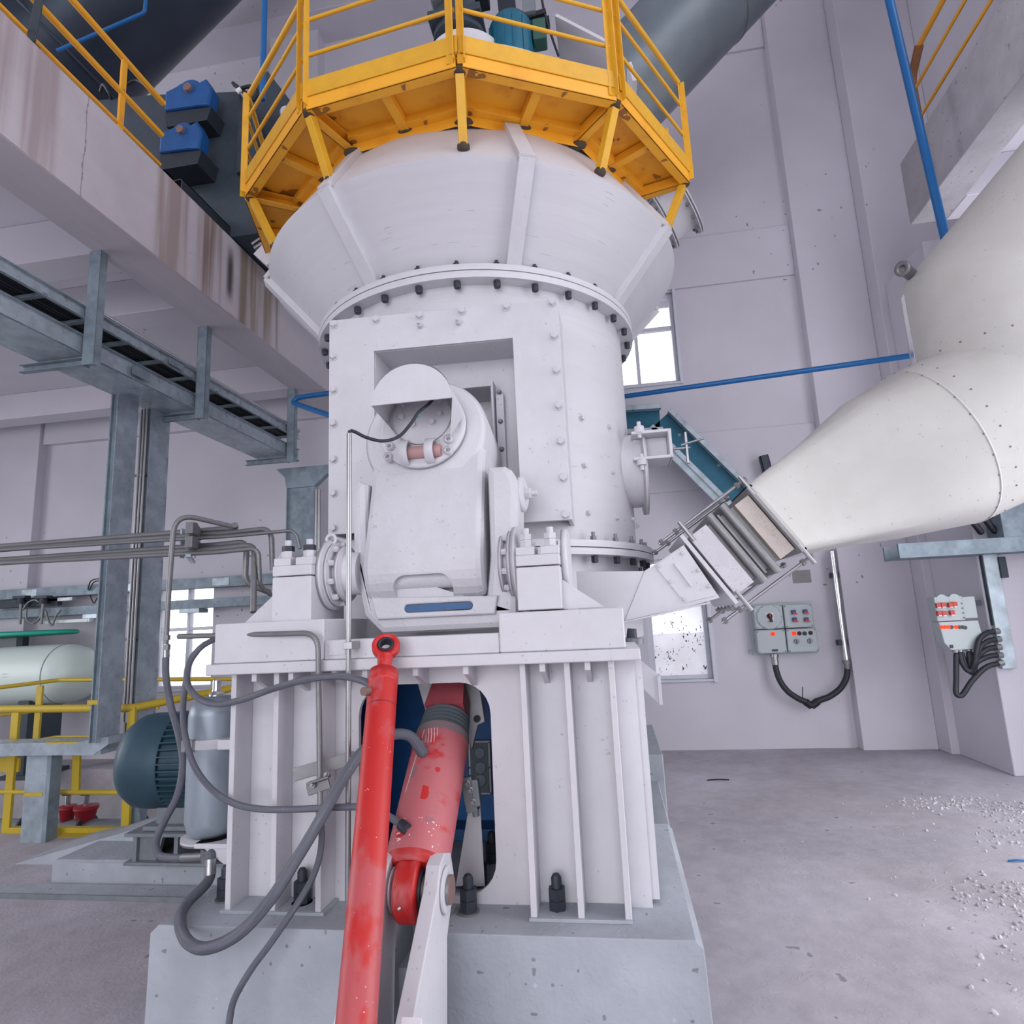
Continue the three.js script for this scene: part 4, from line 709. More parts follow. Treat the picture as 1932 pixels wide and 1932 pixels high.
const hg = thing('tray_hanger', 'galvanized tray hanger with side arm, nearest the camera of the row under the left beam', 'hanger', [-3.84, 4.6, -3.96], 'tray hangers under the left beam');
part('post', channel([-3.79, 4.6, -3.96], [-3.79, 3.66, -3.96], 0.07, 0.1, 0.006, [1, 0, 0], 1), M.galvDull, hg);
part('arm', channel([-3.76, 3.7, -3.96], [-4.4, 3.7, -3.96], 0.05, 0.06, 0.005), M.galvDull, hg);
copyOf(hg, [-3.84, 4.6, -5.27], 'galvanized tray hanger with side arm, middle one of the row under the left beam');
copyOf(hg, [-3.84, 4.6, -7.0], 'galvanized tray hanger with side arm, farthest one of the row under the left beam');
// risers
function riser(label, x0, x1, y0, y1, z0, z1, extra) {           // three-sided trough, its broad side to the hall
  const t = thing('cable_riser', label, 'cable trough', [(x0 + x1) / 2, y0, z1]);
  part('broad_side', box(x1 - 0.004, x1, y0, y1, z0, z1, 0), M.galv, t);
  part('front_web', box(x0, x1 - 0.004, y0, y1, z1 - 0.03, z1 - 0.026, 0), M.galvDull, t);
  part('folded_lip', box(x0, x0 + 0.012, y0, y1, z1 - 0.03, z1, 0), M.galvDull, t);
  part('far_side', box(x0, x0 + 0.004, y0, y1, z0, z1 - 0.03, 0), M.galvDull, t);
  if (extra) extra(t); return t;
}
riser('tall galvanized cable trough left of its pair, dropping from the tray to the floor duct', -4.255, -4.185, 0.8, 3.75, -4.93, -4.684, (t) => {
  for (let k = 0; k < 6; k++) part('joint_screw', box(-4.2, -4.187, 1.2 + k * 0.45, 1.215 + k * 0.45, -4.72, -4.7, 0), M.nutGrey, t);
  part('paint_splash', box(-4.285, -4.19, 1.1, 1.135, -4.75, -4.682, 0), M.lemon, t, 'yellow paint smear');
});
riser('tall galvanized cable trough right of its pair, with thin conduits on its edge', -4.3, -4.2, 0.6, 3.75, -5.37, -5.113, (t) => {
  for (const x of [-4.29, -4.26, -4.23]) part('conduit', cyl([x, 0.9, -5.095], [x, 3.75, -5.095], 0.011, 0.011, 10), M.steel, t);
  for (const y of [1.6, 2.4, 3.1]) part('saddle', box(-4.34, -4.22, y, y + 0.02, -5.14, -5.09), M.steelDull, t);
  part('foot', hexa([[-4.3, 0.0, -5.14], [-4.1, 0.0, -5.14], [-4.1, 0.0, -5.19], [-4.3, 0.0, -5.19]], [[-4.3, 0.62, -5.13], [-4.2, 0.62, -5.13], [-4.2, 0.62, -5.36], [-4.3, 0.62, -5.36]]), M.galvDull, t);
});
riser('galvanized cable trough with a rounded elbow far behind the left bearing', -4.1, -3.72, 0, 3.45, -7.6, -7.45, (t) => {
  part('elbow', prism([[-4.1, 3.45], [-4.13, 3.6], [-4.25, 3.72], [-3.2, 3.72], [-3.2, 3.6], [-3.55, 3.6], [-3.72, 3.45]], -7.55, -7.45), M.galvDull, t);
  for (const x of [-3.68, -3.64]) part('conduit', cyl([x, 1.4, -7.44], [x, 3.4, -7.44], 0.02), M.steel, t);
});
const fdx = thing('floor_cable_duct', 'low galvanized cable duct on posts running left behind the near yellow railing', 'cable trough', [-4.9, 0, -4.9]);
part('duct', box(-7.5, -4.193, 0.70, 0.80, -4.97, -4.75, 0.002), M.galv, fdx);
part('end_elbow', prism([[-4.42, 0.7], [-4.25, 0.7], [-4.12, 0.78], [-4.12, 0.84], [-4.42, 0.8]], -4.97, -4.74), M.galv, fdx);
part('post', box(-4.98, -4.78, 0, 0.7, -4.93, -4.85, 0.002), M.galv, fdx);
part('post_edge', box(-4.78, -4.74, 0, 0.7, -4.96, -4.85, 0.002), M.galvDull, fdx);
part('paint_splash', box(-4.97, -4.8, 0.36, 0.39, -4.85, -4.846, 0), M.lemon, fdx, 'yellow paint smear');
part('paint_splash', box(-4.7, -4.35, 0.79, 0.803, -4.8, -4.748, 0), M.lemon, fdx, 'yellow paint smear');

// steel tubes from the hydraulic station
const bnd = [['grey steel tube at the top of the upper bundle', 2.275], ['grey steel tube below the top one in the upper bundle', 2.245], ['grey steel tube at the top of the lower bundle', 2.185], ['grey steel tube at the foot of the lower bundle', 2.155]];
const clampT = thing('tube_clamp', 'stack of grey clamps gathering the steel tubes left of the frame', 'clamp', [-2.536, 2.199, -3.6]);
for (const [i, z] of [[0, -3.66], [1, -3.6], [2, -3.54], [3, -3.48], [4, -3.42]]) for (const y of [2.25, 2.165]) part('clamp_block', box(-2.66 + i * 0.035, -2.61 + i * 0.035, y - 0.035, y + 0.035, z - 0.024, z + 0.024, 0.004), M.steelDull, clampT);
part('stay', bar([-2.68, 2.08, -3.7], [-2.48, 2.08, -3.38], 0.03, 0.02), M.galv, clampT);
part('stay_plate', bar([-2.7, 2.29, -3.62], [-2.7, 2.1, -3.62], 0.04, 0.01, [1, 0, 0]), M.galv, clampT);
const tube = (label, pts, r = 0.0135, bend = 0.09, m = M.steelDull) => { const t = solo('steel_tube', pipe(pts, r, bend, 12), m, label, 'pipe', undefined); return t; };
tube('steel tube of the upper bundle that bends down to a free end hose coupling', [[-6.2, 2.26, -3.66], [-2.36, 2.275, -3.66], [-2.34, 2.29, -3.62]], 0.02, 0.03);
tube('tall bent steel tube rising from the dark hose and turning to the clamps', [[-2.461, 1.562, -3.2], [-2.46, 1.847, -3.2], [-2.444, 2.304, -3.2], [-2.251, 2.25, -3.45]], 0.0145, 0.12);
tube('steel tube bending down just left of the left bearing, longest of the upper bundle', [[-6.2, 2.235, -3.6], [-2.372, 2.236, -3.6], [-2.078, 2.249, -3.6], [-2.065, 1.987, -3.6]], 0.016, 0.08);
tube('thin steel tube reaching farthest right to the left bearing pedestal', [[-6.2, 2.25, -3.54], [-2.332, 2.205, -3.54], [-1.883, 2.214, -3.54], [-1.854, 2.099, -3.54]], 0.011, 0.09);
tube('steel tube of the lower bundle dropping before the support block, left one', [[-6.2, 2.17, -3.6], [-2.443, 2.166, -3.6], [-2.24, 2.173, -3.6], [-2.247, 1.916, -3.6], [-2.134, 1.855, -3.7]], 0.018, 0.06);
tube('steel tube of the lower bundle dropping before the support block, middle one', [[-6.2, 2.15, -3.54], [-2.401, 2.131, -3.54], [-2.153, 2.141, -3.54], [-2.064, 1.727, -3.4]], 0.018, 0.06);
tube('steel tube of the lower bundle dropping before the support block, right one', [[-6.2, 2.165, -3.48], [-2.36, 2.102, -3.48], [-2.088, 2.111, -3.48], [-2.087, 1.877, -3.5], [-2.069, 1.835, -3.6]], 0.0135, 0.06);
const tc = thing('tube_coupling', 'small steel coupling where the tall tube meets the dark hose', 'fitting', [-2.459, 1.534, -3.2]);
for (const y of [1210, 1222]) { const p = y === 1210 ? [-2.462, 1.591, -3.2] : [-2.459, 1.539, -3.2]; part('nut', flat(cyl(p, [p[0], p[1] + 0.028, p[2]], 0.022, 0.022, 6)), M.steelDull, tc); }

// wall trays and their fittings at the far left
const w1 = thing('wall_tray', 'blue grey cable tray along the far left wall, upper one over the window', 'cable tray', [-6.8, 2.34, -7.95]);
part('channel', box(-10.9, -4.2, 2.26, 2.4, -8.05, -7.88, 0.003), M.galvDull, w1); for (const x of [-8.4, -6.9, -5.4]) part('joint_plate', box(x, x + 0.25, 2.28, 2.38, -7.88, -7.875, 0.001), M.galv, w1);
const w2 = thing('wall_tray', 'blue grey cable tray along the far left wall, lower one across the window', 'cable tray', [-6.8, 2.04, -7.95]);
part('channel', box(-9.0, -4.3, 1.99, 2.11, -8.05, -7.9, 0.003), M.galvDull, w2); for (const x of [-7.4, -5.9]) part('bracket', box(x, x + 0.3, 1.93, 1.99, -8.1, -7.9, 0.002), M.galv, w2);
for (const [x0, x1, y, l] of [[-8.05, -7.5, 2.21, 'upper'], [-7.9, -7.2, 1.9, 'lower']]) { const t = thing('strip_lamp', 'thin white strip lamp, ' + l + ' of two beside the green bar', 'lamp', [x0, y, -7.8]); part('housing', box(x0, x1, y - 0.025, y + 0.025, -7.85, -7.78, 0.01), mat(0xdfe3e6, 0.4), t); part('end_cap', box(x1, x1 + 0.03, y - 0.027, y + 0.027, -7.852, -7.778, 0.008), M.galv, t); }
const wc = thing('loose_cables', 'loop of thin black cables hanging out of the upper wall tray', 'cable', [-7.229, 2.42, -7.9]);
for (const [a, b, c, d] of [[166, 172, 186, 194], [170, 176, 190, 195], [168, 180, 192, 196]]) { const q = { 166: [[-7.304, 2.333, -7.86], [-7.207, 2.443, -7.8], [-7.092, 2.466, -7.8], [-7.077, 2.454, -7.86]], 170: [[-7.286, 2.317, -7.86], [-7.155, 2.426, -7.8], [-7.056, 2.435, -7.8], [-7.057, 2.409, -7.86]], 168: [[-7.263, 2.242, -7.86], [-7.132, 2.131, -7.8], [-7.088, 2.201, -7.8], [-7.043, 2.216, -7.86]] }[a]; part('cable', hose(q, 0.008, 24, 6), M.rubber, wc); }
const gs = thing('gauge_fittings', 'cluster of chromed valves and bent tubes above the green bar', 'valve', [-8.2, 2.0, -7.7]);
for (const [p, q] of [[[-8.204, 2.204, -7.7], [-8.189, 1.888, -7.7]], [[-7.845, 2.186, -7.7], [-7.85, 1.873, -7.7]]]) { part('stem', cyl(p, q, 0.022, 0.016, 12), M.steelDull, gs); part('head', join(cyl([p[0], p[1] - 0.03, p[2]], [p[0], p[1] + 0.06, p[2]], 0.06, 0.05, 6), box(p[0] - 0.1, p[0] + 0.1, p[1] + 0.04, p[1] + 0.08, -7.75, -7.65)), M.nut, gs); }
part('bent_tube', hose([[-8.159, 2.091, -7.7], [-8.099, 2.177, -7.7], [-7.984, 2.215, -7.7], [-7.859, 2.15, -7.7]], 0.014, 24, 8), M.steelDull, gs);
part('bent_tube', hose([[-8.107, 2.089, -7.7], [-8.094, 1.957, -7.7], [-7.986, 1.894, -7.7], [-7.89, 1.948, -7.7], [-7.852, 2.077, -7.7]], 0.014, 24, 8), M.steelDull, gs);
part('bent_tube', hose([[-7.8, 2.06, -7.7], [-7.736, 1.911, -7.7], [-7.68, 1.851, -7.7], [-7.625, 1.979, -7.7], [-7.564, 2.048, -7.7]], 0.014, 24, 8), M.steelDull, gs);
part('back_bar', box(-8.9, -7.7, 2.13, 2.24, -7.86, -7.78), M.slate, gs);
const gr = thing('green_bar', 'green rounded tank rim seen edge on above the white tank', 'tank', [-8.2, 1.78, -7.5]);
part('rim', spin([-8.6, 1.7, -7.6], [0, 1, 0], [[0, 0], [1.38, 0.02], [1.42, 0.04], [1.42, 0.065], [1.38, 0.085], [0, 0.085]].reverse(), 64).scale(1, 1, 0.3).translate(0, 0, -5.3), M.green, gr);
part('post', box(-8.1, -8.0, 1.55, 1.72, -7.68, -7.58), M.slate, gr);
const tk = thing('white_tank', 'pale white horizontal tank with domed end behind the railings', 'tank', [-8.2, 0.9, -7.25]);
part('shell', spin([-6.55, 1.22, -7.25], [-1, 0, 0], [[0, 0], [0.14, 0.03], [0.25, 0.1], [0.33, 0.21], [0.365, 0.36], [0.37, 0.5], [0.37, 3.6], [0, 3.6]].reverse(), 56), M.tank, tk);
for (const s of [0.42, 1.35]) part('weld_seam', ring([-6.55 - s, 1.22, -7.25], [-1, 0, 0], 0.36, 0.3725, 0.008, 56), M.galvDull, tk);
for (const x of [-7.3, -8.9]) part('saddle', join(box(x - 0.08, x + 0.08, 0, 0.92, -7.5, -7.0), box(x - 0.2, x + 0.2, 0.0, 0.05, -7.55, -6.95)), M.slate, tk);

// railings round the pit
function railing(label, pts, h, base, mids, r = 0.021) {
  const t = thing('yellow_railing', label, 'railing', base);
  for (const p of pts) part('post', bar([p[0], 0, p[1]], [p[0], h, p[1]], 0.075, 0.03, [0, 0, 1]), M.lemon, t);
  return t;
}
const y1 = railing('near yellow pit railing with square posts and a toe board', [[-5.36, -5.08], [-4.2, -5.08]], 1.03, [-4.7, 0, -5.08]);
part('handrail', pipe([[-8.2, 1.09, -5.08], [-4.2, 1.02, -5.08], [-3.681, 1.103, -5.75]], 0.034, 0.05), M.lemon, y1);
part('mid_rail', cyl([-8.2, 0.36, -5.08], [-4.22, 0.33, -5.08], 0.02), M.lemon, y1);
part('mid_rail', cyl([-8.2, 0.745, -5.08], [-4.22, 0.735, -5.08], 0.018), M.lemon, y1);
part('short_post', bar([-4.7, 0.33, -5.08], [-4.72, 0.74, -5.08], 0.07, 0.025, [0, 0, 1]), M.lemon, y1);
part('toe_board', join(box(-5.32, -4.22, 0, 0.05, -5.12, -5.06, 0.003), hexa([[-4.95, 0.001, -5.06], [-4.45, 0.001, -5.06], [-4.5, 0.001, -4.98], [-4.85, 0.001, -4.95]].reverse(), [[-4.95, 0.012, -5.06], [-4.45, 0.012, -5.06], [-4.5, 0.004, -4.98], [-4.85, 0.004, -4.95]].reverse())), M.lemon, y1);
part('gusset', box(-5.7, -5.3, 0.5, 0.62, -5.11, -5.09, 0.002), M.lemon, y1);
const y2 = railing('far yellow railing in front of the white tank', [[-6.62, -6.55], [-9.4, -6.4]], 1.13, [-7, 0, -6.5]);
part('handrail', pipe([[-6.781, 1.152, -6.2], [-6.378, 1.187, -6.55], [-4.165, 1.129, -6.55]], 0.022, 0.03), M.lemon, y2);
part('mid_rail', pipe([[-6.748, 0.852, -6.2], [-6.397, 0.864, -6.55], [-5.085, 0.843, -6.55]], 0.014, 0.03), M.lemon, y2);
part('mid_rail', pipe([[-6.658, 0.525, -6.4], [-6.37, 0.561, -6.55], [-5.329, 0.549, -6.55]], 0.014, 0.03), M.lemon, y2);
// pit pumps
for (const [x, l, s] of [[-5.82, 'small red valve in the pit, nearer the galvanized post', 0.5], [-5.6, 'red valve with a chromed wheel in the pit, right of the smaller one', 0.68]]) {
  const t = thing('pit_valve', l, 'valve', [x, -0.33, -6.2]);
  part('body', spin([x, -0.33, -6.2], [0, 1, 0], [[0, 0], [0.12 * s, 0], [0.12 * s, 0.03], [0.1 * s, 0.05], [0.15 * s, 0.2], [0.17 * s, 0.22], [0.17 * s, 0.25], [0, 0.26]].reverse(), 28), mat(0x9a1f2a, 0.5), t);
  part('stem', join(cyl([x, -0.1, -6.2], [x, 0.05, -6.2], 0.025), spin([x, 0.03, -6.2], [0, 1, 0], [[0.06, 0], [0.07, 0.02], [0.06, 0.04], [0.0, 0.05]].reverse(), 20)), M.chrome, t);
}
const pp = thing('pit_pipe', 'grey flanged pipe lying in the pit under the red valves', 'pipe', [-4.9, -0.3, -6.2]);
part('pipe', cyl([-7.4, -0.31, -6.2], [-3.76, -0.31, -6.2], 0.1, 0.1, 24), M.grey, pp);
for (const x of [-6.3, -5.6, -5.0]) part('flange', ring([x, -0.31, -6.2], [1, 0, 0], 0.09, 0.15, 0.03, 28), M.slate, pp);

// blocks and blue motor on the left floor
struct('concrete_step', join(prismX([[-4.06, 0], [-4.06, 0.135], [-4.085, 0.15], [-5.1, 0.15], [-5.1, 0]], -3.9, -1.65, 0.006), hexa([[-4.55, 0, -4.4], [-3.3, 0, -4.4], [-3.3, 0, -5.19], [-4.55, 0, -5.19]], [[-3.9, 0.16, -4.45], [-3.3, 0.3, -4.5], [-3.3, 0.3, -5.15], [-4.2, 0.06, -5.15]]), box(-3.3, -1.66, 0.15, 0.32, -5.1, -4.42, 0.01)), M.plinth);
const tcv = thing('trench_cover', 'dusty grey steel trench cover strip on the floor left of the plinth', 'cover', [-3.5, 0, -3.92]);
part('plate', box(-5.2, -2.55, 0, 0.022, -4.02, -3.84, 0.003), M.plinth, tcv);
part('edge_angle', box(-5.2, -2.55, 0, 0.03, -3.845, -3.83, 0.002), M.grey, tcv);
const mo = thing('drive_motor', 'large teal blue electric motor with cooling fins left of the gas bottle', 'motor', [-3.0, 0.32, -4.45]);
{
  const y = 0.76, z = -4.3, ax = [1, 0, -0.12], p0 = [-3.45, y, z + 0.08];
  const P = (s) => V(p0).addScaledVector(V(ax).normalize(), s).toArray();
  part('fan_cowl', spin(P(0), ax, [[0, 0], [0.2, 0.005], [0.27, 0.03], [0.31, 0.09], [0.32, 0.16], [0.32, 0.34], [0.3, 0.34]].reverse(), 48), M.motor, mo);
  part('stator', cyl(P(0.3), P(1.1), 0.285, 0.285, 48), M.motor, mo);
  const e = V(ax).normalize(), u = new THREE.Vector3(0, 1, 0), w = e.clone().cross(u);
  for (let k = 0; k < 44; k++) { const a = (k + 0.5) * 360 / 44 * D2R, n = u.clone().multiplyScalar(Math.cos(a)).addScaledVector(w, Math.sin(a)); part('cooling_fin', bar(V(P(0.33)).addScaledVector(n, 0.3).toArray(), V(P(1.0)).addScaledVector(n, 0.3).toArray(), 0.008, 0.045, n.toArray(), 0), M.motor, mo); }
  part('foot', join(box(-3.15, -2.5, 0.36, 0.48, z - 0.3, z + 0.22), box(-3.2, -2.45, 0.35, 0.38, z - 0.36, z + 0.28)), M.grey, mo);
}
const mb = thing('motor_base', 'welded grey motor base frame under the teal blue motor', 'base', [-2.8, 0.15, -4.3]);
part('top_plate', box(-3.3, -2.2, 0.325, 0.348, -4.75, -3.98, 0.003), M.grey, mb);
for (const x of [-3.25, -2.95, -2.4]) part('leg_plate', box(x, x + 0.03, 0.15, 0.325, -4.4, -4.0, 0.003), M.grey, mb);
part('web', prism([[-3.25, 0.15], [-3.1, 0.15], [-3.05, 0.325], [-3.25, 0.325]], -4.06, -4.03), M.grey, mb);
part('foot_plate', box(-3.3, -2.2, 0.15, 0.17, -4.41, -3.98), M.grey, mb);

// ------------------------------------------------------------ upper left: walkway railing, conveyor and dark hopper
const ur = thing('walkway_railing', 'ochre walkway railing with three rails on the left concrete beam', 'railing', [-3.6, 5.4, -3.5]);
for (const z of [-3.87, -2.2, -0.5]) part('post', bar([-3.6, 5.4, z], [-3.6, 6.23, z], 0.055, 0.02, [1, 0, 0]), M.yellow, ur);
for (const [y, r] of [[6.235, 0.025], [5.92, 0.024], [5.63, 0.016]]) part(y > 6 ? 'handrail' : 'mid_rail', cyl([-3.6, y, 2], [-3.6, y, -4.32], r, r, 14), M.yellow, ur);
const gp = thing('grey_flat_post', 'grey flat steel post crossing the left walkway railing', 'post', [-3.7, 5.4, -3.1]);
part('post', bar([-3.554, 5.535, -3.05], [-3.504, 6.027, -3.05], 0.07, 0.012, [0, 0, 1]), M.slate, gp);
part('foot', bar([-3.58, 5.549, -3.05], [-3.52, 5.511, -3.05], 0.08, 0.02), M.slate, gp);
// conveyor housing running beside the beam down towards the mill
const cv = thing('conveyor_housing', 'dark slate conveyor housing behind the left walkway railing', 'conveyor', [-4, 5.4, -5.4]);
part('casing', prism([[-5.128, 7.278, -5.1].slice(0, 2), [-4.371, 7.206, -5.1].slice(0, 2), [-3.403, 7.052, -5.1].slice(0, 2), [-3.059, 6.037, -5.1].slice(0, 2), [-3.022, 5.42], [-4.504, 5.42]], -5.9, -5.1, 0.01), M.slate, cv);
part('chute', prism([[-3.287, 7.586, -5.4].slice(0, 2), [-2.876, 6.953, -5.4].slice(0, 2), [-2.564, 5.42], [-3.133, 5.42], [-3.568, 7.248, -5.4].slice(0, 2)], -6.1, -5.42, 0.01), M.slate, cv);
part('end_plate', prism([[-3.359, 6.78, -5].slice(0, 2), [-3.188, 6.777, -5].slice(0, 2), [-3.143, 6.147, -5].slice(0, 2), [-3.364, 6.07, -5].slice(0, 2)], -5.1, -5.05), M.slate, cv);
part('inspection_disc', cyl([-3.038, 6.99, -5.4], [-3.004, 6.935, -5.36], 0.07, 0.07, 24), mat(0xe8ecec, 0.4), cv, 'pale round sight glass');
part('rim_bar', bar([-3.431, 7.097, -5.05], [-3.192, 6.866, -5.05], 0.05, 0.03), M.slateDark, cv);
const lug = thing('cable_bow', 'black bow of cable with a white tip on the conveyor housing end', 'cable', [-3.249, 6.909, -5]);
part('cable', hose([[-3.336, 6.945, -5], [-3.291, 6.973, -5], [-3.176, 6.962, -5], [-3.128, 6.88, -5], [-3.172, 6.816, -5]], 0.018, 30, 8), M.black, lug);
part('tip', cyl([-3.353, 6.936, -5], [-3.308, 6.964, -5], 0.024), mat(0xe8ecec, 0.4), lug);
const cs = thing('support_channel', 'dark steel channel lying along the top of the left beam toward the cone', 'channel', [-3.4, 5.4, -5.5]);
part('upper_channel', channel([-3.72, 5.54, -4.4], [-3.72, 5.54, -6.6], 0.2, 0.22, 0.02), M.slate, cs);
part('lower_channel', channel([-3.5, 5.47, -4.4], [-3.5, 5.47, -7.2], 0.12, 0.12, 0.012), M.slateDark, cs);
for (const [nm, px, y] of [['upper', [-3.793, 6.859, -4.85], 0], ['lower', [-3.811, 6.347, -4.8], 1]]) {
  const [x, yy, z] = px, s = y ? 0.62 : 0.7;
  const t = thing('bearing_housing', 'blue bearing housing with a rusty centre plug, ' + nm + ' of two on the conveyor', 'bearing', px);
  const o = [[-0.36 * s, -0.14], [-0.36 * s, 0.12], [-0.12 * s, 0.17]]; for (let k = 0; k <= 8; k++) { const a = (160 - k * 17.5) * D2R; o.push([0.02 + 0.17 * s * Math.cos(a), 0.13 + 0.15 * s * Math.sin(a)]); } o.push([0.3 * s, 0.2], [0.4 * s, 0.05], [0.36 * s, -0.18], [0.2 * s, -0.16]);
  part('housing', prism(o.map((p) => [x + p[0] * 0.95, yy + (p[1] - 0.02) * 0.8]), z - 0.14, z, 0.02), M.pillow, t);
  part('plug', cyl([x + 0.02, yy + 0.06, z], [x + 0.02, yy + 0.06, z + 0.03], 0.065 * s, 0.06 * s, 20), M.rust, t);
  part('under_block', prism([[x - 0.36 * s, yy - 0.13], [x + 0.36 * s, yy - 0.16], [x + 0.3 * s, yy - 0.3], [x - 0.32 * s, yy - 0.3]], z - 0.3, z - 0.03), M.slateDark, t);
}
const cn = thing('cable_loop', 'thin black cable loops beside the blue bearing housings', 'cable', [-4.357, 7.034, -4.8]);
part('cable', hose([[-5.007, 7.371, -5.1], [-4.932, 7.387, -5.05], [-4.855, 7.275, -5.05], [-4.877, 7.247, -5.12]], 0.018, 24, 8), M.black, cn); part('cable', hose([[-4.659, 7.332, -5.05], [-4.549, 7.361, -5.05], [-4.426, 7.266, -5.05], [-4.373, 7.187, -5.12]], 0.014, 24, 8), M.black, cn);
const hp = thing('dark_round_duct', 'large dark round duct passing behind the left walkway railing', 'duct', [-5.5, 7.5, -6.0]);
{
  const p = [-6.077, 8.365, -6], q = [-4.81, 9.495, -6], d = V(q).sub(V(p)).normalize(), n = new THREE.Vector3(-d.y, d.x, 0).normalize(), c = V(p).addScaledVector(n, 0.95);
  part('duct_wall', aim(new THREE.CylinderGeometry(0.95, 0.95, 6, 64, 1), c.clone().addScaledVector(d, 0.6).toArray(), d.toArray()), mat(0x3b4756, 0.35, 0.4, { map: tSteel }), hp);
  part('flange', ring(c.clone().addScaledVector(d, 0.2).toArray(), d.toArray(), 0.93, 0.975, 0.03, 64), M.slate, hp);
}
solo('thin_blue_pipe', pipe([[-5.153, 7.494, -4.7], [-4.183, 7.73, -4.7], [-4.174, 8.258, -4.7]], 0.017, 0.04), M.bluePipe, 'thin blue pipe with a bright glint in front of the dark round duct', 'pipe');
solo('blue_drop_pipe', pipe([[-2.829, 6.381, -4.6], [-2.832, 7.813, -4.6]], 0.026, 0.04), M.bluePipe, 'blue pipe dropping vertically left of the yellow platform', 'pipe');

// ------------------------------------------------------------ right side: air inlet, expansion joint, insulated pipe
const ai = thing('air_inlet_duct', 'white angled sheet metal air inlet duct at the right foot of the mill', 'duct', [0.1, 1.6, -3.9]);
const dz = (q) => q.map((p) => p.slice(0, 2));
part('straight_box', prism(dz([[-0.368, 1.604, -3.38], [-0.353, 1.86, -3.38], [0.165, 1.835, -3.38], [0.042, 1.58, -3.38]]), -4.1, -3.385, 0.003), M.white, ai);
part('angled_box', prism(dz([[0.042, 1.58, -3.38], [0.165, 1.835, -3.38], [0.263, 1.891, -3.38], [0.377, 1.959, -3.38], [0.531, 1.676, -3.38], [0.347, 1.631, -3.38], [0.185, 1.606, -3.38]]), -4.05, -3.38, 0.003), M.white, ai);
part('bottom_lip', bar([0.025, 1.573, -3.37], [0.48, 1.654, -3.37], 0.03, 0.008), M.white, ai);
part('cover_panel', prism(dz([[0.219, 1.857, -3.38], [0.37, 1.945, -3.38], [0.511, 1.688, -3.38], [0.355, 1.66, -3.38]]), -3.38, -3.373, 0.001), M.white, ai);
part('handle', bar([0.319, 1.864, -3.368], [0.396, 1.739, -3.368], 0.012, 0.014, [0, 0, 1]), M.white, ai);
for (const p of [[0.24, 1.855, -3.373], [0.364, 1.914, -3.373], [0.292, 1.77, -3.373], [0.354, 1.679, -3.373], [0.436, 1.822, -3.373], [0.483, 1.737, -3.373]]) put('bolt', hexHead(0.009, 0.008), M.white, ai, p, [0, 0, 1]);
const ax2 = new THREE.Vector3(0.832, 0.554, 0), ay2 = new THREE.Vector3(-0.554, 0.832, 0);
const JS = 0.94, jc = [0.489, 1.827, -3.72];
const J = (s, t, z) => V(jc).addScaledVector(ax2, s * JS).addScaledVector(ay2, t * JS).setZ(z + 0.225).toArray();
const ej = thing('expansion_joint', 'grey ribbed expansion joint with tie rods between the inlet duct and insulated pipe', 'expansion joint', jc);
const JH = 0.2, slab = (s0, s1, h, z0, z1) => prism([J(s0, -h, 0), J(s1, -h, 0), J(s1, h, 0), J(s0, h, 0)].map((p) => p.slice(0, 2)), z0 + 0.225, z1 + 0.225, 0.002);
part('end_flange', slab(-0.01, 0.012, 0.235, -4.32, -3.6), M.white, ej);
part('dusty_panel', slab(0.03, 0.15, 0.2, -4.25, -3.625), mat(0xd2d0d6, 0.8, 0, { map: tSpeck }), ej, 'white panel speckled with dust');
part('convolution', join(slab(0.145, 0.35, 0.19, -4.25, -3.7), ...[0.2, 0.29].map((s) => cyl(J(s, -0.235, -3.64), J(s, 0.235, -3.64), 0.02, 0.02, 16)), ...[0.2, 0.29].map((s) => slab(s - 0.018, s + 0.018, 0.235, -4.27, -3.645)), slab(0.235, 0.25, 0.205, -4.26, -3.665)), M.bellows, ej);
part('insulation_strip', slab(0.345, 0.44, 0.19, -4.25, -3.645), mat(0xd6ccc4, 0.9, 0, { map: tSpeck, bumpMap: tConcreteBump, bumpScale: 0.01 }), ej, 'rough crumbling insulation strip');
part('far_flange', slab(0.445, 0.465, 0.225, -4.32, -3.6), M.bellows, ej);
for (const [t, z] of [[0.27, -3.66], [-0.275, -3.66], [0.27, -4.2], [-0.275, -4.2]]) {
  part('tie_rod', cyl(J(-0.12, t, z), J(0.5, t, z), 0.009, 0.009, 12), M.steel, ej);
  for (const s of [-0.1, 0.0, 0.43, 0.48]) put('nut', flat(new THREE.CylinderGeometry(0.019, 0.019, 0.018, 6)), M.steelDull, ej, J(s, t, z), ax2.toArray());
}
for (const s of [0.04, 0.46]) { part('cross_rod', cyl(J(s, 0.17, -3.61), J(s, 0.3, -3.61), 0.011), M.steel, ej); part('cross_rod', cyl(J(s, -0.18, -3.61), J(s, -0.31, -3.61), 0.011), M.steel, ej); }
for (let k = 0; k < 5; k++) put('bolt', hexHead(0.011, 0.02), M.steelDull, ej, J(-0.02, -0.245, -3.62 - k * 0.12), [-0.83, -0.55, 0.1]);
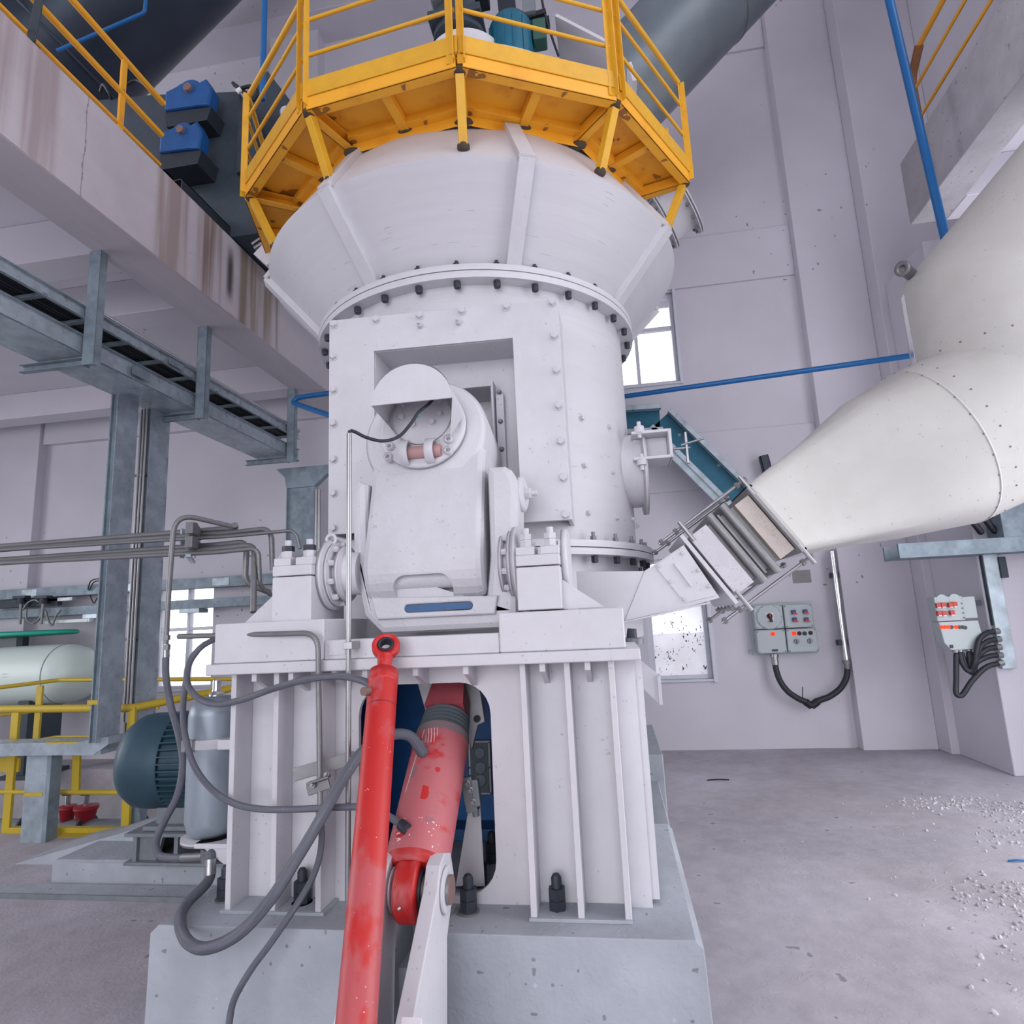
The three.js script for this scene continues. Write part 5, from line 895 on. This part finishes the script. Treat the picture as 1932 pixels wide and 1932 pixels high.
// insulated pipe: square mouth, round body, elbow up, long run towards the viewer
const ip = thing('insulated_pipe', 'huge cream insulated air pipe curving up along the right edge', 'pipe', [1.8, 2.2, -3.8]);
{
  const rivet = new THREE.SphereGeometry(0.006, 8, 6), N = 48, insulTwo = Object.assign(M.insul.clone(), { side: THREE.DoubleSide });
  const C0 = J(0.49, 0, -3.93);
  const loft = (list, m, name, lb) => {
    const a = []; const ptsOf = ([, c, hy, hz, sq, dir]) => { const d = V(dir).normalize(), z = new THREE.Vector3(0, 0, 1), y = z.clone().cross(d).normalize(); const r = []; for (let i = 0; i < N; i++) { const t = i / N * Math.PI * 2, cx = Math.cos(t), sx = Math.sin(t), k = sq > 0 ? 1 / Math.pow(Math.pow(Math.abs(cx), 2 + sq * 14) + Math.pow(Math.abs(sx), 2 + sq * 14), 1 / (2 + sq * 14)) : 1; r.push(V(c).addScaledVector(y, hy * cx * k).addScaledVector(z, hz * sx * k)); } return r; };
    const rows = list.map(ptsOf); for (let j = 0; j < rows.length - 1; j++) for (let i = 0; i < N; i++) { const k = (i + 1) % N, p = rows[j][i], q = rows[j][k], r = rows[j + 1][k], s = rows[j + 1][i]; a.push(...p.toArray(), ...r.toArray(), ...q.toArray(), ...p.toArray(), ...s.toArray(), ...r.toArray()); }
    const g = new THREE.BufferGeometry(); g.setAttribute('position', new THREE.Float32BufferAttribute(a, 3)); g.computeVertexNormals();
    const key = {}, n = g.attributes.normal, p = g.attributes.position, acc = new Map(); const K = (i) => [p.getX(i), p.getY(i), p.getZ(i)].map((v) => Math.round(v * 1e4)).join();
    for (let i = 0; i < p.count; i++) { const k = K(i); const v = acc.get(k) || new THREE.Vector3(); v.add(new THREE.Vector3(n.getX(i), n.getY(i), n.getZ(i))); acc.set(k, v); }
    for (let i = 0; i < p.count; i++) { const v = acc.get(K(i)).clone().normalize(); n.setXYZ(i, v.x, v.y, v.z); } void key;
    g.setAttribute('uv', new THREE.Float32BufferAttribute(new Float32Array(p.count * 2), 2)); return part(name, uvBox(g), m, ip, lb);
  };
  const R = 0.49, d1 = V([0.925, 0.38, 0]).normalize(), d2 = V([0.66, 0.70, 0.28]).normalize(), up = V([0, 1, 0]);
  const M1 = V([2.4, 2.70, -3.93]), M2 = V([2.4, 3.36, -3.93]), S0 = M1.clone().addScaledVector(d1, -0.55);
  loft([[0, C0, 0.225, 0.3, 1, ax2.toArray()], [0, [1.22, 2.235, -3.93], 0.31, 0.38, 0.6, [0.89, 0.46, 0]], [0, [1.55, 2.375, -3.93], 0.42, 0.45, 0.12, d1.toArray()], [0, S0.toArray(), R, R, 0, d1.toArray()]], M.insul, 'mouth_transition');
  part('mouth_plate', slab(0.468, 0.49, 0.215, -4.24, -3.62), M.insul, ip);
  // round jacket in straight lengths cut to mitres
  const mitred = (c, d, pa, na, pb, nb, nm) => {
    const u = Math.abs(d.y) < 0.9 ? V([0, 1, 0]).cross(d).normalize() : V([1, 0, 0]), w = d.clone().cross(u).normalize(); u.copy(w.clone().cross(d)).normalize(); const a = [], nn = [], row = (P, n) => { const r = []; for (let i = 0; i < 64; i++) { const t = i / 64 * Math.PI * 2, o = u.clone().multiplyScalar(R * Math.cos(t)).addScaledVector(w, R * Math.sin(t)), b = c.clone().add(o); r.push([b.clone().addScaledVector(d, P.clone().sub(b).dot(n) / d.dot(n)), o.clone().normalize()]); } return r; };
    const A = row(pa, na), B = row(pb, nb); for (let i = 0; i < 64; i++) { const k = (i + 1) % 64; for (const q of [A[i], A[k], B[k], A[i], B[k], B[i]]) { a.push(...q[0].toArray()); nn.push(...q[1].toArray()); } }
    const g = new THREE.BufferGeometry(); g.setAttribute('position', new THREE.Float32BufferAttribute(a, 3)); g.setAttribute('normal', new THREE.Float32BufferAttribute(nn, 3)); g.setAttribute('uv', new THREE.Float32BufferAttribute(new Float32Array(a.length / 3 * 2), 2)); return part(nm, uvBox(g), insulTwo, ip);
  };
  const n1_ = d1.clone().add(up).normalize(), n2_ = d2.clone().add(up).normalize(), S3 = M2.clone().addScaledVector(d2, 1.5);
  mitred(M1, d1, S0, d1, M1, n1_, 'jacket_length'); mitred(M1, up, M1, n1_, M2, n2_, 'jacket_length'); mitred(M2, d2, M2, n2_, S3, d2, 'jacket_length');
  for (let k = 0; k < 26; k++) { const a = k / 26 * 6.283, y0 = V([-d1.y, d1.x, 0]), z0 = V([0, 0, 1]), nrm = y0.multiplyScalar(Math.cos(a)).addScaledVector(z0, Math.sin(a)); for (const s of [-0.03, 0.06]) put('rivet', rivet, M.steelDull, ip, S0.clone().addScaledVector(d1, s + 0.03).addScaledVector(nrm, R - 0.001).toArray(), nrm.toArray()); const nh = V([0, 0, 1]).applyAxisAngle(V([0, 1, 0]), a); put('rivet', rivet, M.steelDull, ip, [2.4 + nh.x * R, 3.02, -3.93 + nh.z * R], nh.toArray()); }
  part('jacket_seam', ring(S0.toArray(), d1.toArray(), R - 0.01, R + 0.003, 0.01, 64), M.insul, ip);
  part('seam_strip', bar([2.4 - R * 0.985, 2.98, -3.93 - R * 0.17], [2.4 - R * 0.985, 3.5, -3.93 - R * 0.17], 0.07, 0.006, [-0.985, 0, -0.17]), M.chrome, ip, 'bright overlapping jacket seam');
  for (const p of [[1.844, 3.571, -3.8]]) part('drain_stub', join(cyl([p[0] + 0.12, p[1] + 0.02, -3.95], [p[0], p[1], p[2]], 0.035, 0.035, 18), ring(p, [-0.8, -0.2, 0.6], 0.02, 0.045, 0.02, 24)), M.steelDull, ip, 'short steel pipe stub');
}
// blue pipes on the right
solo('blue_pipe', pipe([[0.218, 3.551, -5.5], [2.381, 3.474, -5]], 0.022, 0.05), M.bluePipe, 'blue pipe running level from the mill to the cream insulated pipe', 'pipe');
solo('blue_pipe', pipe([[-1.888, 3.619, -4.85], [-2.507, 3.796, -5.3], [-2.816, 3.787, -5.3], [-2.869, 3.74, -5.3], [-2.22, 3.391, -4.9], [-1.941, 3.285, -4.8]], 0.024, 0.06), M.bluePipe, 'blue pipe bent like a hairpin left of the mill', 'pipe');
solo('blue_riser_pipe', pipe([[2.495, 3.838, -4.5], [2.395, 6.137, -4.5], [2.374, 6.482, -4.5]], 0.03, 0.02), M.bluePipe, 'blue pipe rising steeply in front of the right concrete beam', 'pipe');
// right walkway railing
const rw = thing('walkway_railing', 'rust stained ochre railing with thin rails on the right concrete beam', 'railing', [2.85, 5.4, -4.5]);
{
  const X = 2.88, z0 = -5.3;
  part('end_post', pipe([[X, 5.38, z0], [X, 6.1, z0], [X, 6.25, z0 + 0.2]], 0.035, 0.08), mat(0x9c6a44, 0.8, 0, { map: tSteel }), rw, 'rust stained end post');
  part('handrail', cyl([X, 6.25, z0 + 0.15], [X, 6.25, 1.0], 0.022), M.yellow, rw);
  for (const y of [5.98, 5.7]) part('mid_rail', cyl([X, y, z0], [X, y, 1.0], 0.013), M.yellow, rw);
  for (const z of [-4.05, -2.6]) part('post', bar([X, 5.38, z], [X, 6.25, z], 0.05, 0.02, [1, 0, 0]), M.yellow, rw);
  part('toe_block', box(X - 0.02, X + 0.3, 5.4, 5.5, -5.0, -4.8), M.slateDark, rw);
}
// sloping cable tray on the far wall and the level one to the column
const st = thing('sloping_cable_tray', 'galvanized cable tray with dark teal inside sloping down the far wall behind the inspection door', 'cable tray', [0.9, 3.5, -7.7]);
{
  const a = [0.293, 3.988, -7.75], b = [0.717, 3.994, -7.75], c = [1.799, 2.633, -7.75], off = 0.15;
  part('tray_floor', join(bar([a[0] - 1, a[1] + 0.05, -7.75], b, 0.4, 0.01, [0, 0, 1]), bar(b, c, 0.34, 0.01, [0, 0, 1])), mat(0x1f6a86, 0.5, 0.2, { map: tSteel }), st);
  const d = V(c).sub(V(b)).normalize(), n = new THREE.Vector3(-d.y, d.x, 0);
  for (const s of [1, -1]) part('side_rail', join(bar(V(b).addScaledVector(n, s * off).setZ(-7.68).toArray(), V(c).addScaledVector(n, s * off).setZ(-7.68).toArray(), 0.06, 0.1, [0, 0, 1]), bar([a[0] - 1, a[1] + 0.05 + s * off, -7.68], [b[0] + 0.02, b[1] + s * off, -7.68], 0.06, 0.1, [0, 0, 1])), M.galv, st);
  for (const k of [0.3, 0.9]) part('wall_bracket', box(b[0] + k * 0.72 - 0.02, b[0] + k * 0.72 + 0.02, b[1] - k * 0.7 - 0.02, b[1] - k * 0.7 + 0.02, -8.14, -7.74), M.galvDull, st);
  part('slotted_strip', bar(V(b).addScaledVector(n, -off - 0.06).setZ(-7.66).toArray(), V(c).addScaledVector(n, -off - 0.06).setZ(-7.66).toArray(), 0.09, 0.006, [0, 0, 1]), M.galv, st);
}
const uc = thing('wall_channel', 'short grey steel channel standing on the far wall beside the cream pipe', 'channel', [1.998, 3.388, -8]);
part('channel', channel([1.947, 3.494, -8], [1.989, 3.187, -8], 0.08, 0.1, 0.01, [1, 0, 0]), M.slate, uc); part('foot', box(1.9, 2.1, 2.9, 2.93, -8.12, -7.98), M.slate, uc);
const lt = thing('level_cable_tray', 'galvanized cable tray running level under the cream pipe to the right column', 'cable tray', [2.9, 2.25, -6.6]);
part('side_rail', join(box(2.7, 4.25, 2.032, 2.172, -6.52, -6.49, 0.002), box(2.7, 4.25, 2.032, 2.172, -6.85, -6.82, 0.002)), M.galvDull, lt);
part('bottom_sheet', box(2.7, 4.25, 2.032, 2.032 + 0.004, -6.82, -6.52, 0), M.galvDull, lt);
part('end_box', box(3.627, 4.2, 2.14, 2.498, -6.78, -6.5), M.galvDull, lt);
for (const dx of [0, 0.12]) part('cable', hose([[3.2 + dx, 2.62, -6.62], [3.4 + dx, 2.4, -6.6], [3.5 + dx, 2.25, -6.62]], 0.03, 20, 8), M.rubber, lt);
const vc = thing('upright_cable_channel', 'galvanized upright channel beside the right switch box with five cable glands', 'cable trough', [3.583, 1.511, -6.7]);
part('channel', box(3.524, 3.65, 0.965, 2.112, -6.76, -6.7, 0.003), M.galv, vc);
part('edge_strip', box(3.518, 3.564, 1.365, 2.115, -6.76, -6.72, 0.002), M.slate, vc);
part('bracket', join(box(3.646, 3.709, 1.805, 2.005, -6.72, -6.68)), M.slate, vc);

// ------------------------------------------------------------ switch boxes on the far wall
const b1 = thing('switch_box', 'grey four-part switch box with a black rotary handle on the far wall', 'switch box', [2.008, 1.353, -8.1]);
const F = -7.98; // front face
const wx = (px, py) => { void px; void py; };
{
  const X0 = 1.626, X1 = 1.96, X2 = 2.306, Y0 = 1.102, Y1 = 1.382, Y2 = 1.671;
  part('back_plate', box(X0 - 0.03, X2 + 0.02, Y0 - 0.02, Y2 + 0.02, -8.15, -8.12), M.panelGrey, b1);
  const en = [[X0, X1 - 0.005, Y1 + 0.005, Y2], [X1 + 0.005, X2 - 0.02, Y1 + 0.005, Y2 - 0.01], [X0, X1 - 0.005, Y0, Y1 - 0.005], [X1 + 0.005, X2, Y0, Y1 - 0.005]];
  const encl = en.map(([a, b, c, d]) => part('enclosure', box(a, b, c, d, -8.12, F, 0.015), M.panelGrey, b1));
  for (const [a, b, c, d] of en) for (const x of [a + 0.02, b - 0.02]) for (const y of [c + 0.02, d - 0.02]) put('corner_screw', hexHead(0.008, 0.006, 0), M.nutGrey, b1, [x, y, F], [0, 0, 1]);
  const cx = (X0 + X1) / 2, cy = (Y1 + Y2) / 2;
  part('round_cover', spin([cx, cy, F], [0, 0, 1], [[0, 0.02], [0.13, 0.02], [0.145, 0.01], [0.148, 0]].reverse(), 40), M.panelGrey, encl[0]);
  for (let k = 0; k < 12; k++) { const a = k * 30 * D2R; put('cover_screw', hexHead(0.006, 0.006, 0), M.nutGrey, b1, [cx + 0.135 * Math.cos(a), cy + 0.135 * Math.sin(a), F + 0.012], [0, 0, 1]); }
  part('dial_plate', box(cx - 0.045, cx + 0.045, cy - 0.045, cy + 0.045, F + 0.02, F + 0.024, 0.002), mat(0xe8e8e8, 0.5), encl[0], 'white dial plate');
  part('rotary_handle', join(cyl([cx, cy + 0.01, F + 0.02], [cx, cy + 0.01, F + 0.05], 0.032), bar([cx, cy + 0.03, F + 0.055], [cx + 0.01, cy - 0.06, F + 0.055], 0.03, 0.025, [0, 0, 1])), M.black, encl[0], 'black rotary handle');
  part('handle_mark', box(cx - 0.006, cx + 0.006, cy + 0.0, cy + 0.03, F + 0.068, F + 0.07, 0), M.redLens, encl[0]);
  for (const [x, y] of [[2.074, 1.569, -7.98], [2.204, 1.569, -7.98], [2.075, 1.482, -7.98], [2.205, 1.476, -7.98]]) { part('switch_guard', box(x - 0.025, x + 0.022, y - 0.02, y + 0.025, F, F + 0.03, 0.004), mat(0x1c3a7a, 0.4), encl[1], 'blue breaker hood'); part('switch_toggle', bar([x - 0.022, y - 0.012, F + 0.035], [x + 0.03, y - 0.022, F + 0.035], 0.02, 0.02, [0, 0, 1]), M.redLens, encl[1], 'red breaker toggle'); }
  const lampOn = mat(0xff3a20, 0.3, 0, { emissive: 0xff2a12, emissiveIntensity: 1.2 });
  const lens = (p, m, e, lb) => part('indicator_lamp', spin([p[0], p[1], F], [0, 0, 1], [[0, 0.022], [0.014, 0.018], [0.018, 0.01], [0.024, 0.008], [0.024, 0]].reverse(), 20), m, e, lb);
  lens([1.814, 1.327, -7.98], lampOn, encl[2], 'lit red lamp'); lens([2.051, 1.323, -7.98], lampOn, encl[3], 'lit red lamp');
  lens([2.11, 1.321, -7.98], mat(0x5a2a2a, 0.4), encl[3]); lens([2.168, 1.318, -7.98], mat(0x24564a, 0.4), encl[3]); lens([2.234, 1.322, -7.98], mat(0x5a2a2a, 0.4), encl[3]);
  for (const p of [[2.07, 1.231, -7.98], [2.217, 1.231, -7.98]]) part('selector_knob', join(cyl(p, [p[0], p[1], F + 0.02], 0.03, 0.028, 24), bar([p[0], p[1] + 0.02, F + 0.03], [p[0], p[1] - 0.03, F + 0.03], 0.012, 0.02, [0, 0, 1])), M.steelDull, encl[3]);
  { const p = [1.816, 1.137, -7.98]; part('rating_label', box(p[0] - 0.035, p[0] + 0.035, p[1] - 0.012, p[1] + 0.012, F, F + 0.002, 0), M.nut, encl[2], 'small dark label plate'); }
  for (const [x, y] of [[X0 - 0.04, Y2 - 0.03], [X0 - 0.04, Y0 + 0.02], [X2 + 0.02, Y0 + 0.03]]) part('mounting_ear', box(x - 0.035, x + 0.035, y - 0.02, y + 0.02, -8.15, -8.13, 0.004), M.panelGrey, b1);
}
const cd = thing('wall_conduit', 'bright steel conduit with saddles coming down beside the far wall pilaster', 'conduit', [2.644, 1.573, -8.05]);
part('pipe', cyl([2.598, 2.262, -8], [2.595, 0.956, -8], 0.03, 0.03, 20), M.chrome, cd);
part('second_pipe', cyl([2.639, 1.948, -8.05], [2.66, 1.696, -8.05], 0.012), M.steel, cd);
for (const y of [0, 1]) { const p = y ? [2.604, 1.195, -8.04] : [2.628, 1.979, -8.04]; part('saddle', box(p[0] - 0.07, p[0] + 0.06, p[1] - 0.03, p[1] + 0.03, -8.1, -7.99, 0.005), M.slate, cd); }
part('gland', join(cyl([2.595, 0.998, -8], [2.595, 0.956, -8], 0.048, 0.048, 6), cyl([2.595, 0.956, -8], [2.593, 0.897, -8], 0.034)), M.steelDull, cd);
const hl = thing('cable_hose', 'black cable hose hanging in a U from the left switch box to the wall conduit', 'cable', [2.147, 0.507, -8]);
part('hose', hose([[1.812, 1.057, -8], [1.809, 0.923, -8], [1.836, 0.785, -7.98], [1.902, 0.671, -7.97], [2.009, 0.585, -7.97], [2.107, 0.535, -7.97], [2.138, 0.505, -7.97], [2.213, 0.55, -7.97], [2.354, 0.598, -7.98], [2.488, 0.687, -7.99], [2.569, 0.802, -8], [2.596, 0.92, -8]], 0.034, 100, 12), M.rubber, hl);
part('tape_wrap', join(cyl([2.085, 0.547, -7.97], [2.143, 0.499, -7.97], 0.042), cyl([2.143, 0.499, -7.97], [2.218, 0.55, -7.97], 0.042), bar([2.068, 0.715, -7.96], [2.051, 0.573, -7.96], 0.01, 0.006, [0, 0, 1])), M.black, hl, 'black tape knot with a loose tail');
part('gland', join(cyl([1.81, 1.094, -8], [1.806, 1.057, -8], 0.05, 0.05, 6), cyl([1.806, 1.057, -8], [1.808, 0.972, -8], 0.04)), M.steel, hl);
const b2 = thing('control_box', 'grey control box with red buttons and lamps on the right concrete column', 'switch box', [3.218, 1.378, -6.7]);
{
  const Z = -6.68, X0 = 3.024, X1 = 3.399, YT = 1.657, YM = 1.419, YB = 1.153;
  const up = part('upper_enclosure', join(box(X0, X0 + 0.25, YM + 0.004, YT, -6.83, Z, 0.012), box(X0 + 0.255, X1, YM + 0.02, YT - 0.01, -6.83, Z - 0.03, 0.01), cyl([X0 + 0.07, YT - 0.03, Z - 0.06], [X0 + 0.07, YT - 0.03, Z + 0.002], 0.05), cyl([X0 + 0.18, YT - 0.03, Z - 0.06], [X0 + 0.18, YT - 0.03, Z + 0.002], 0.05)), M.panelGrey, b2);
  const lo = part('lower_enclosure', prism([[X0 + 0.01, YM], [X1 - 0.02, YM], [X1 - 0.0, YB + 0.08], [X1 - 0.05, YB], [X0 + 0.08, YB], [X0 + 0.03, YB + 0.07]], -6.83, Z, 0.008), M.panelGrey, b2);
  part('mounting_bracket', box(X1 - 0.1, 3.475, YT - 0.1, YT - 0.05, -6.82, -6.76), M.slate, b2);
  const btn = mat(0xb8342c, 0.4), on = mat(0xff4a24, 0.3, 0, { emissive: 0xff3010, emissiveIntensity: 1.2 });
  for (const p of [[3.044, 1.576, -6.66], [3.086, 1.579, -6.66], [3.15, 1.576, -6.66], [3.188, 1.579, -6.66], [3.042, 1.501, -6.66], [3.083, 1.499, -6.66], [3.153, 1.501, -6.66]]) { part('red_button', box(p[0] - 0.02, p[0] + 0.02, p[1] - 0.022, p[1] + 0.022, Z - 0.002, Z + 0.035, 0.004), btn, up); part('button_rim', box(p[0] - 0.014, p[0] + 0.014, p[1] - 0.026, p[1] - 0.02, Z, Z + 0.038, 0.002), M.chrome, up); }
  const lamp = (p, m) => part('indicator_lamp', spin([p[0], p[1], Z], [0, 0, 1], [[0, 0.022], [0.013, 0.016], [0.017, 0.006], [0.018, 0]].reverse(), 16), m, lo);
  for (const p of [[3.054, 1.371, -6.68], [3.082, 1.37, -6.68], [3.11, 1.369, -6.68], [3.178, 1.366, -6.68]]) lamp(p, on);
  for (const p of [[3.137, 1.367, -6.68], [3.206, 1.364, -6.68], [3.233, 1.363, -6.68], [3.255, 1.357, -6.68]]) lamp(p, mat(0x5b5f60, 0.4));
  part('latch', box(X0 + 0.07, X0 + 0.1, YB + 0.02, YB + 0.05, Z, Z + 0.006, 0.001), M.nut, lo);
  for (let k = 0; k < 4; k++) put('screw', hexHead(0.007, 0.008, 0), M.nutGrey, b2, [X0 + 0.235, YM + 0.03 + k * 0.045, Z], [0, 0, 1]);
  for (const p of [[3.157, 1.133, -6.72], [3.195, 1.136, -6.72], [3.273, 1.138, -6.72]]) part('gland', join(cyl(p, [p[0], p[1] + 0.05, p[2]], 0.03, 0.034, 12), cyl([p[0], p[1] - 0.04, p[2]], p, 0.022)), M.steel, b2);
}
const cg = [
  ['black cable hose from the right control box, making the sharp lowest V', [[3.148, 1.105, -6.7], [3.106, 0.894, -6.68], [3.079, 0.752, -6.66], [3.109, 0.737, -6.66], [3.234, 0.877, -6.66], [3.384, 0.991, -6.68], [3.516, 1.019, -6.7]]],
  ['black cable hose from the right control box, second from the bottom at the channel', [[3.182, 1.113, -6.7], [3.181, 1.027, -6.68], [3.225, 0.958, -6.68], [3.305, 1.043, -6.66], [3.426, 1.086, -6.68], [3.519, 1.091, -6.7]]],
  ['black cable hose from the right control box, middle one at the channel', [[3.209, 1.111, -6.72], [3.221, 0.985, -6.7], [3.268, 0.935, -6.7], [3.296, 1.068, -6.66], [3.409, 1.15, -6.68], [3.522, 1.164, -6.7]]],
  ['black cable hose from the right control box, second from the top at the channel', [[3.26, 1.115, -6.7], [3.246, 0.976, -6.68], [3.273, 1.046, -6.64], [3.349, 1.177, -6.66], [3.44, 1.227, -6.68], [3.529, 1.237, -6.7]]],
  ['black cable hose from the right control box, topmost at the channel', [[3.273, 1.115, -6.7], [3.268, 1.006, -6.66], [3.291, 1.133, -6.63], [3.346, 1.246, -6.65], [3.434, 1.3, -6.68], [3.527, 1.311, -6.7]]]];
for (const [lb, pts] of cg) { const t = thing('cable_hose', lb, 'cable', pts[0]); part('hose', hose(pts, 0.024, 50, 10), M.rubber, t); const e = pts[pts.length - 1], d = V(e).sub(V(pts[pts.length - 2])).normalize(); part('gland', cyl(V(e).addScaledVector(d, -0.03).toArray(), V(e).addScaledVector(d, 0.02).toArray(), 0.03, 0.03, 12), M.steel, t); }

// ------------------------------------------------------------ rubble and litter on the right floor
{
  const r = rng(99), stone = flat(new THREE.IcosahedronGeometry(1, 0)); const g = [];
  const im = new THREE.InstancedMesh(stone, mat(0xc4c0c4, 0.95), 8000), m = new THREE.Matrix4(), q = new THREE.Quaternion(), e = new THREE.Euler(); void g;
  const heaps = [[2.6, -5.9, 0.5, 0.22], [3.1, -5.6, 0.5, 0.25], [2.9, -5.1, 0.6, 0.2], [3.3, -4.9, 0.4, 0.3], [2.2, -4.1, 0.5, 0.3], [2.0, -3.4, 0.35, 0.5], [1.8, -2.9, 0.3, 0.4], [2.6, -3.4, 0.5, 0.5]];
  for (let i = 0; i < 8000; i++) {
    const h = heaps[i % heaps.length], a = r() * 6.283, d = Math.pow(r(), 0.8) * (i % 5 ? 1 : 1.9), x = h[0] + Math.cos(a) * d * h[2], z = h[1] + Math.sin(a) * d * h[3];
    const s = 0.002 + 0.011 * Math.pow(r(), 5); e.set(r() * 6, r() * 6, r() * 6); q.setFromEuler(e);
    m.compose(new THREE.Vector3(x, s * 0.3, z), q, new THREE.Vector3(s * (0.8 + r()), s * 0.7, s * (0.7 + r() * 0.6))); im.setMatrixAt(i, m); im.setColorAt(i, new THREE.Color().setScalar(0.7 + 0.45 * r()));
  }
  im.name = 'rubble'; im.userData = { kind: 'stuff', label: 'pale concrete crumbs scattered over the floor at the lower right', category: 'rubble' }; scene.add(im);
}
for (const [p, dx, dz, lb] of [[[2.341, 0.004, -4.65], 0.05, 0.01, 'blue thread scrap lying on the floor at the right edge'], [[0.864, 0.004, -6.697], 0.1, 0.01, 'small dark twig on the floor below the far wall']]) { const t = thing('scrap', lb, 'litter', p); part('strip', hose([[p[0] - dx, 0.006, p[2]], [p[0], 0.014, p[2] + dz], [p[0] + dx, 0.006, p[2] - dz]], 0.006, 12, 6), lb.startsWith('blue') ? M.bluePipe : M.black, t); }

scene.traverse((o) => { if (o.isMesh) { o.castShadow = true; o.receiveShadow = true; } });
renderer.render(scene, camera);
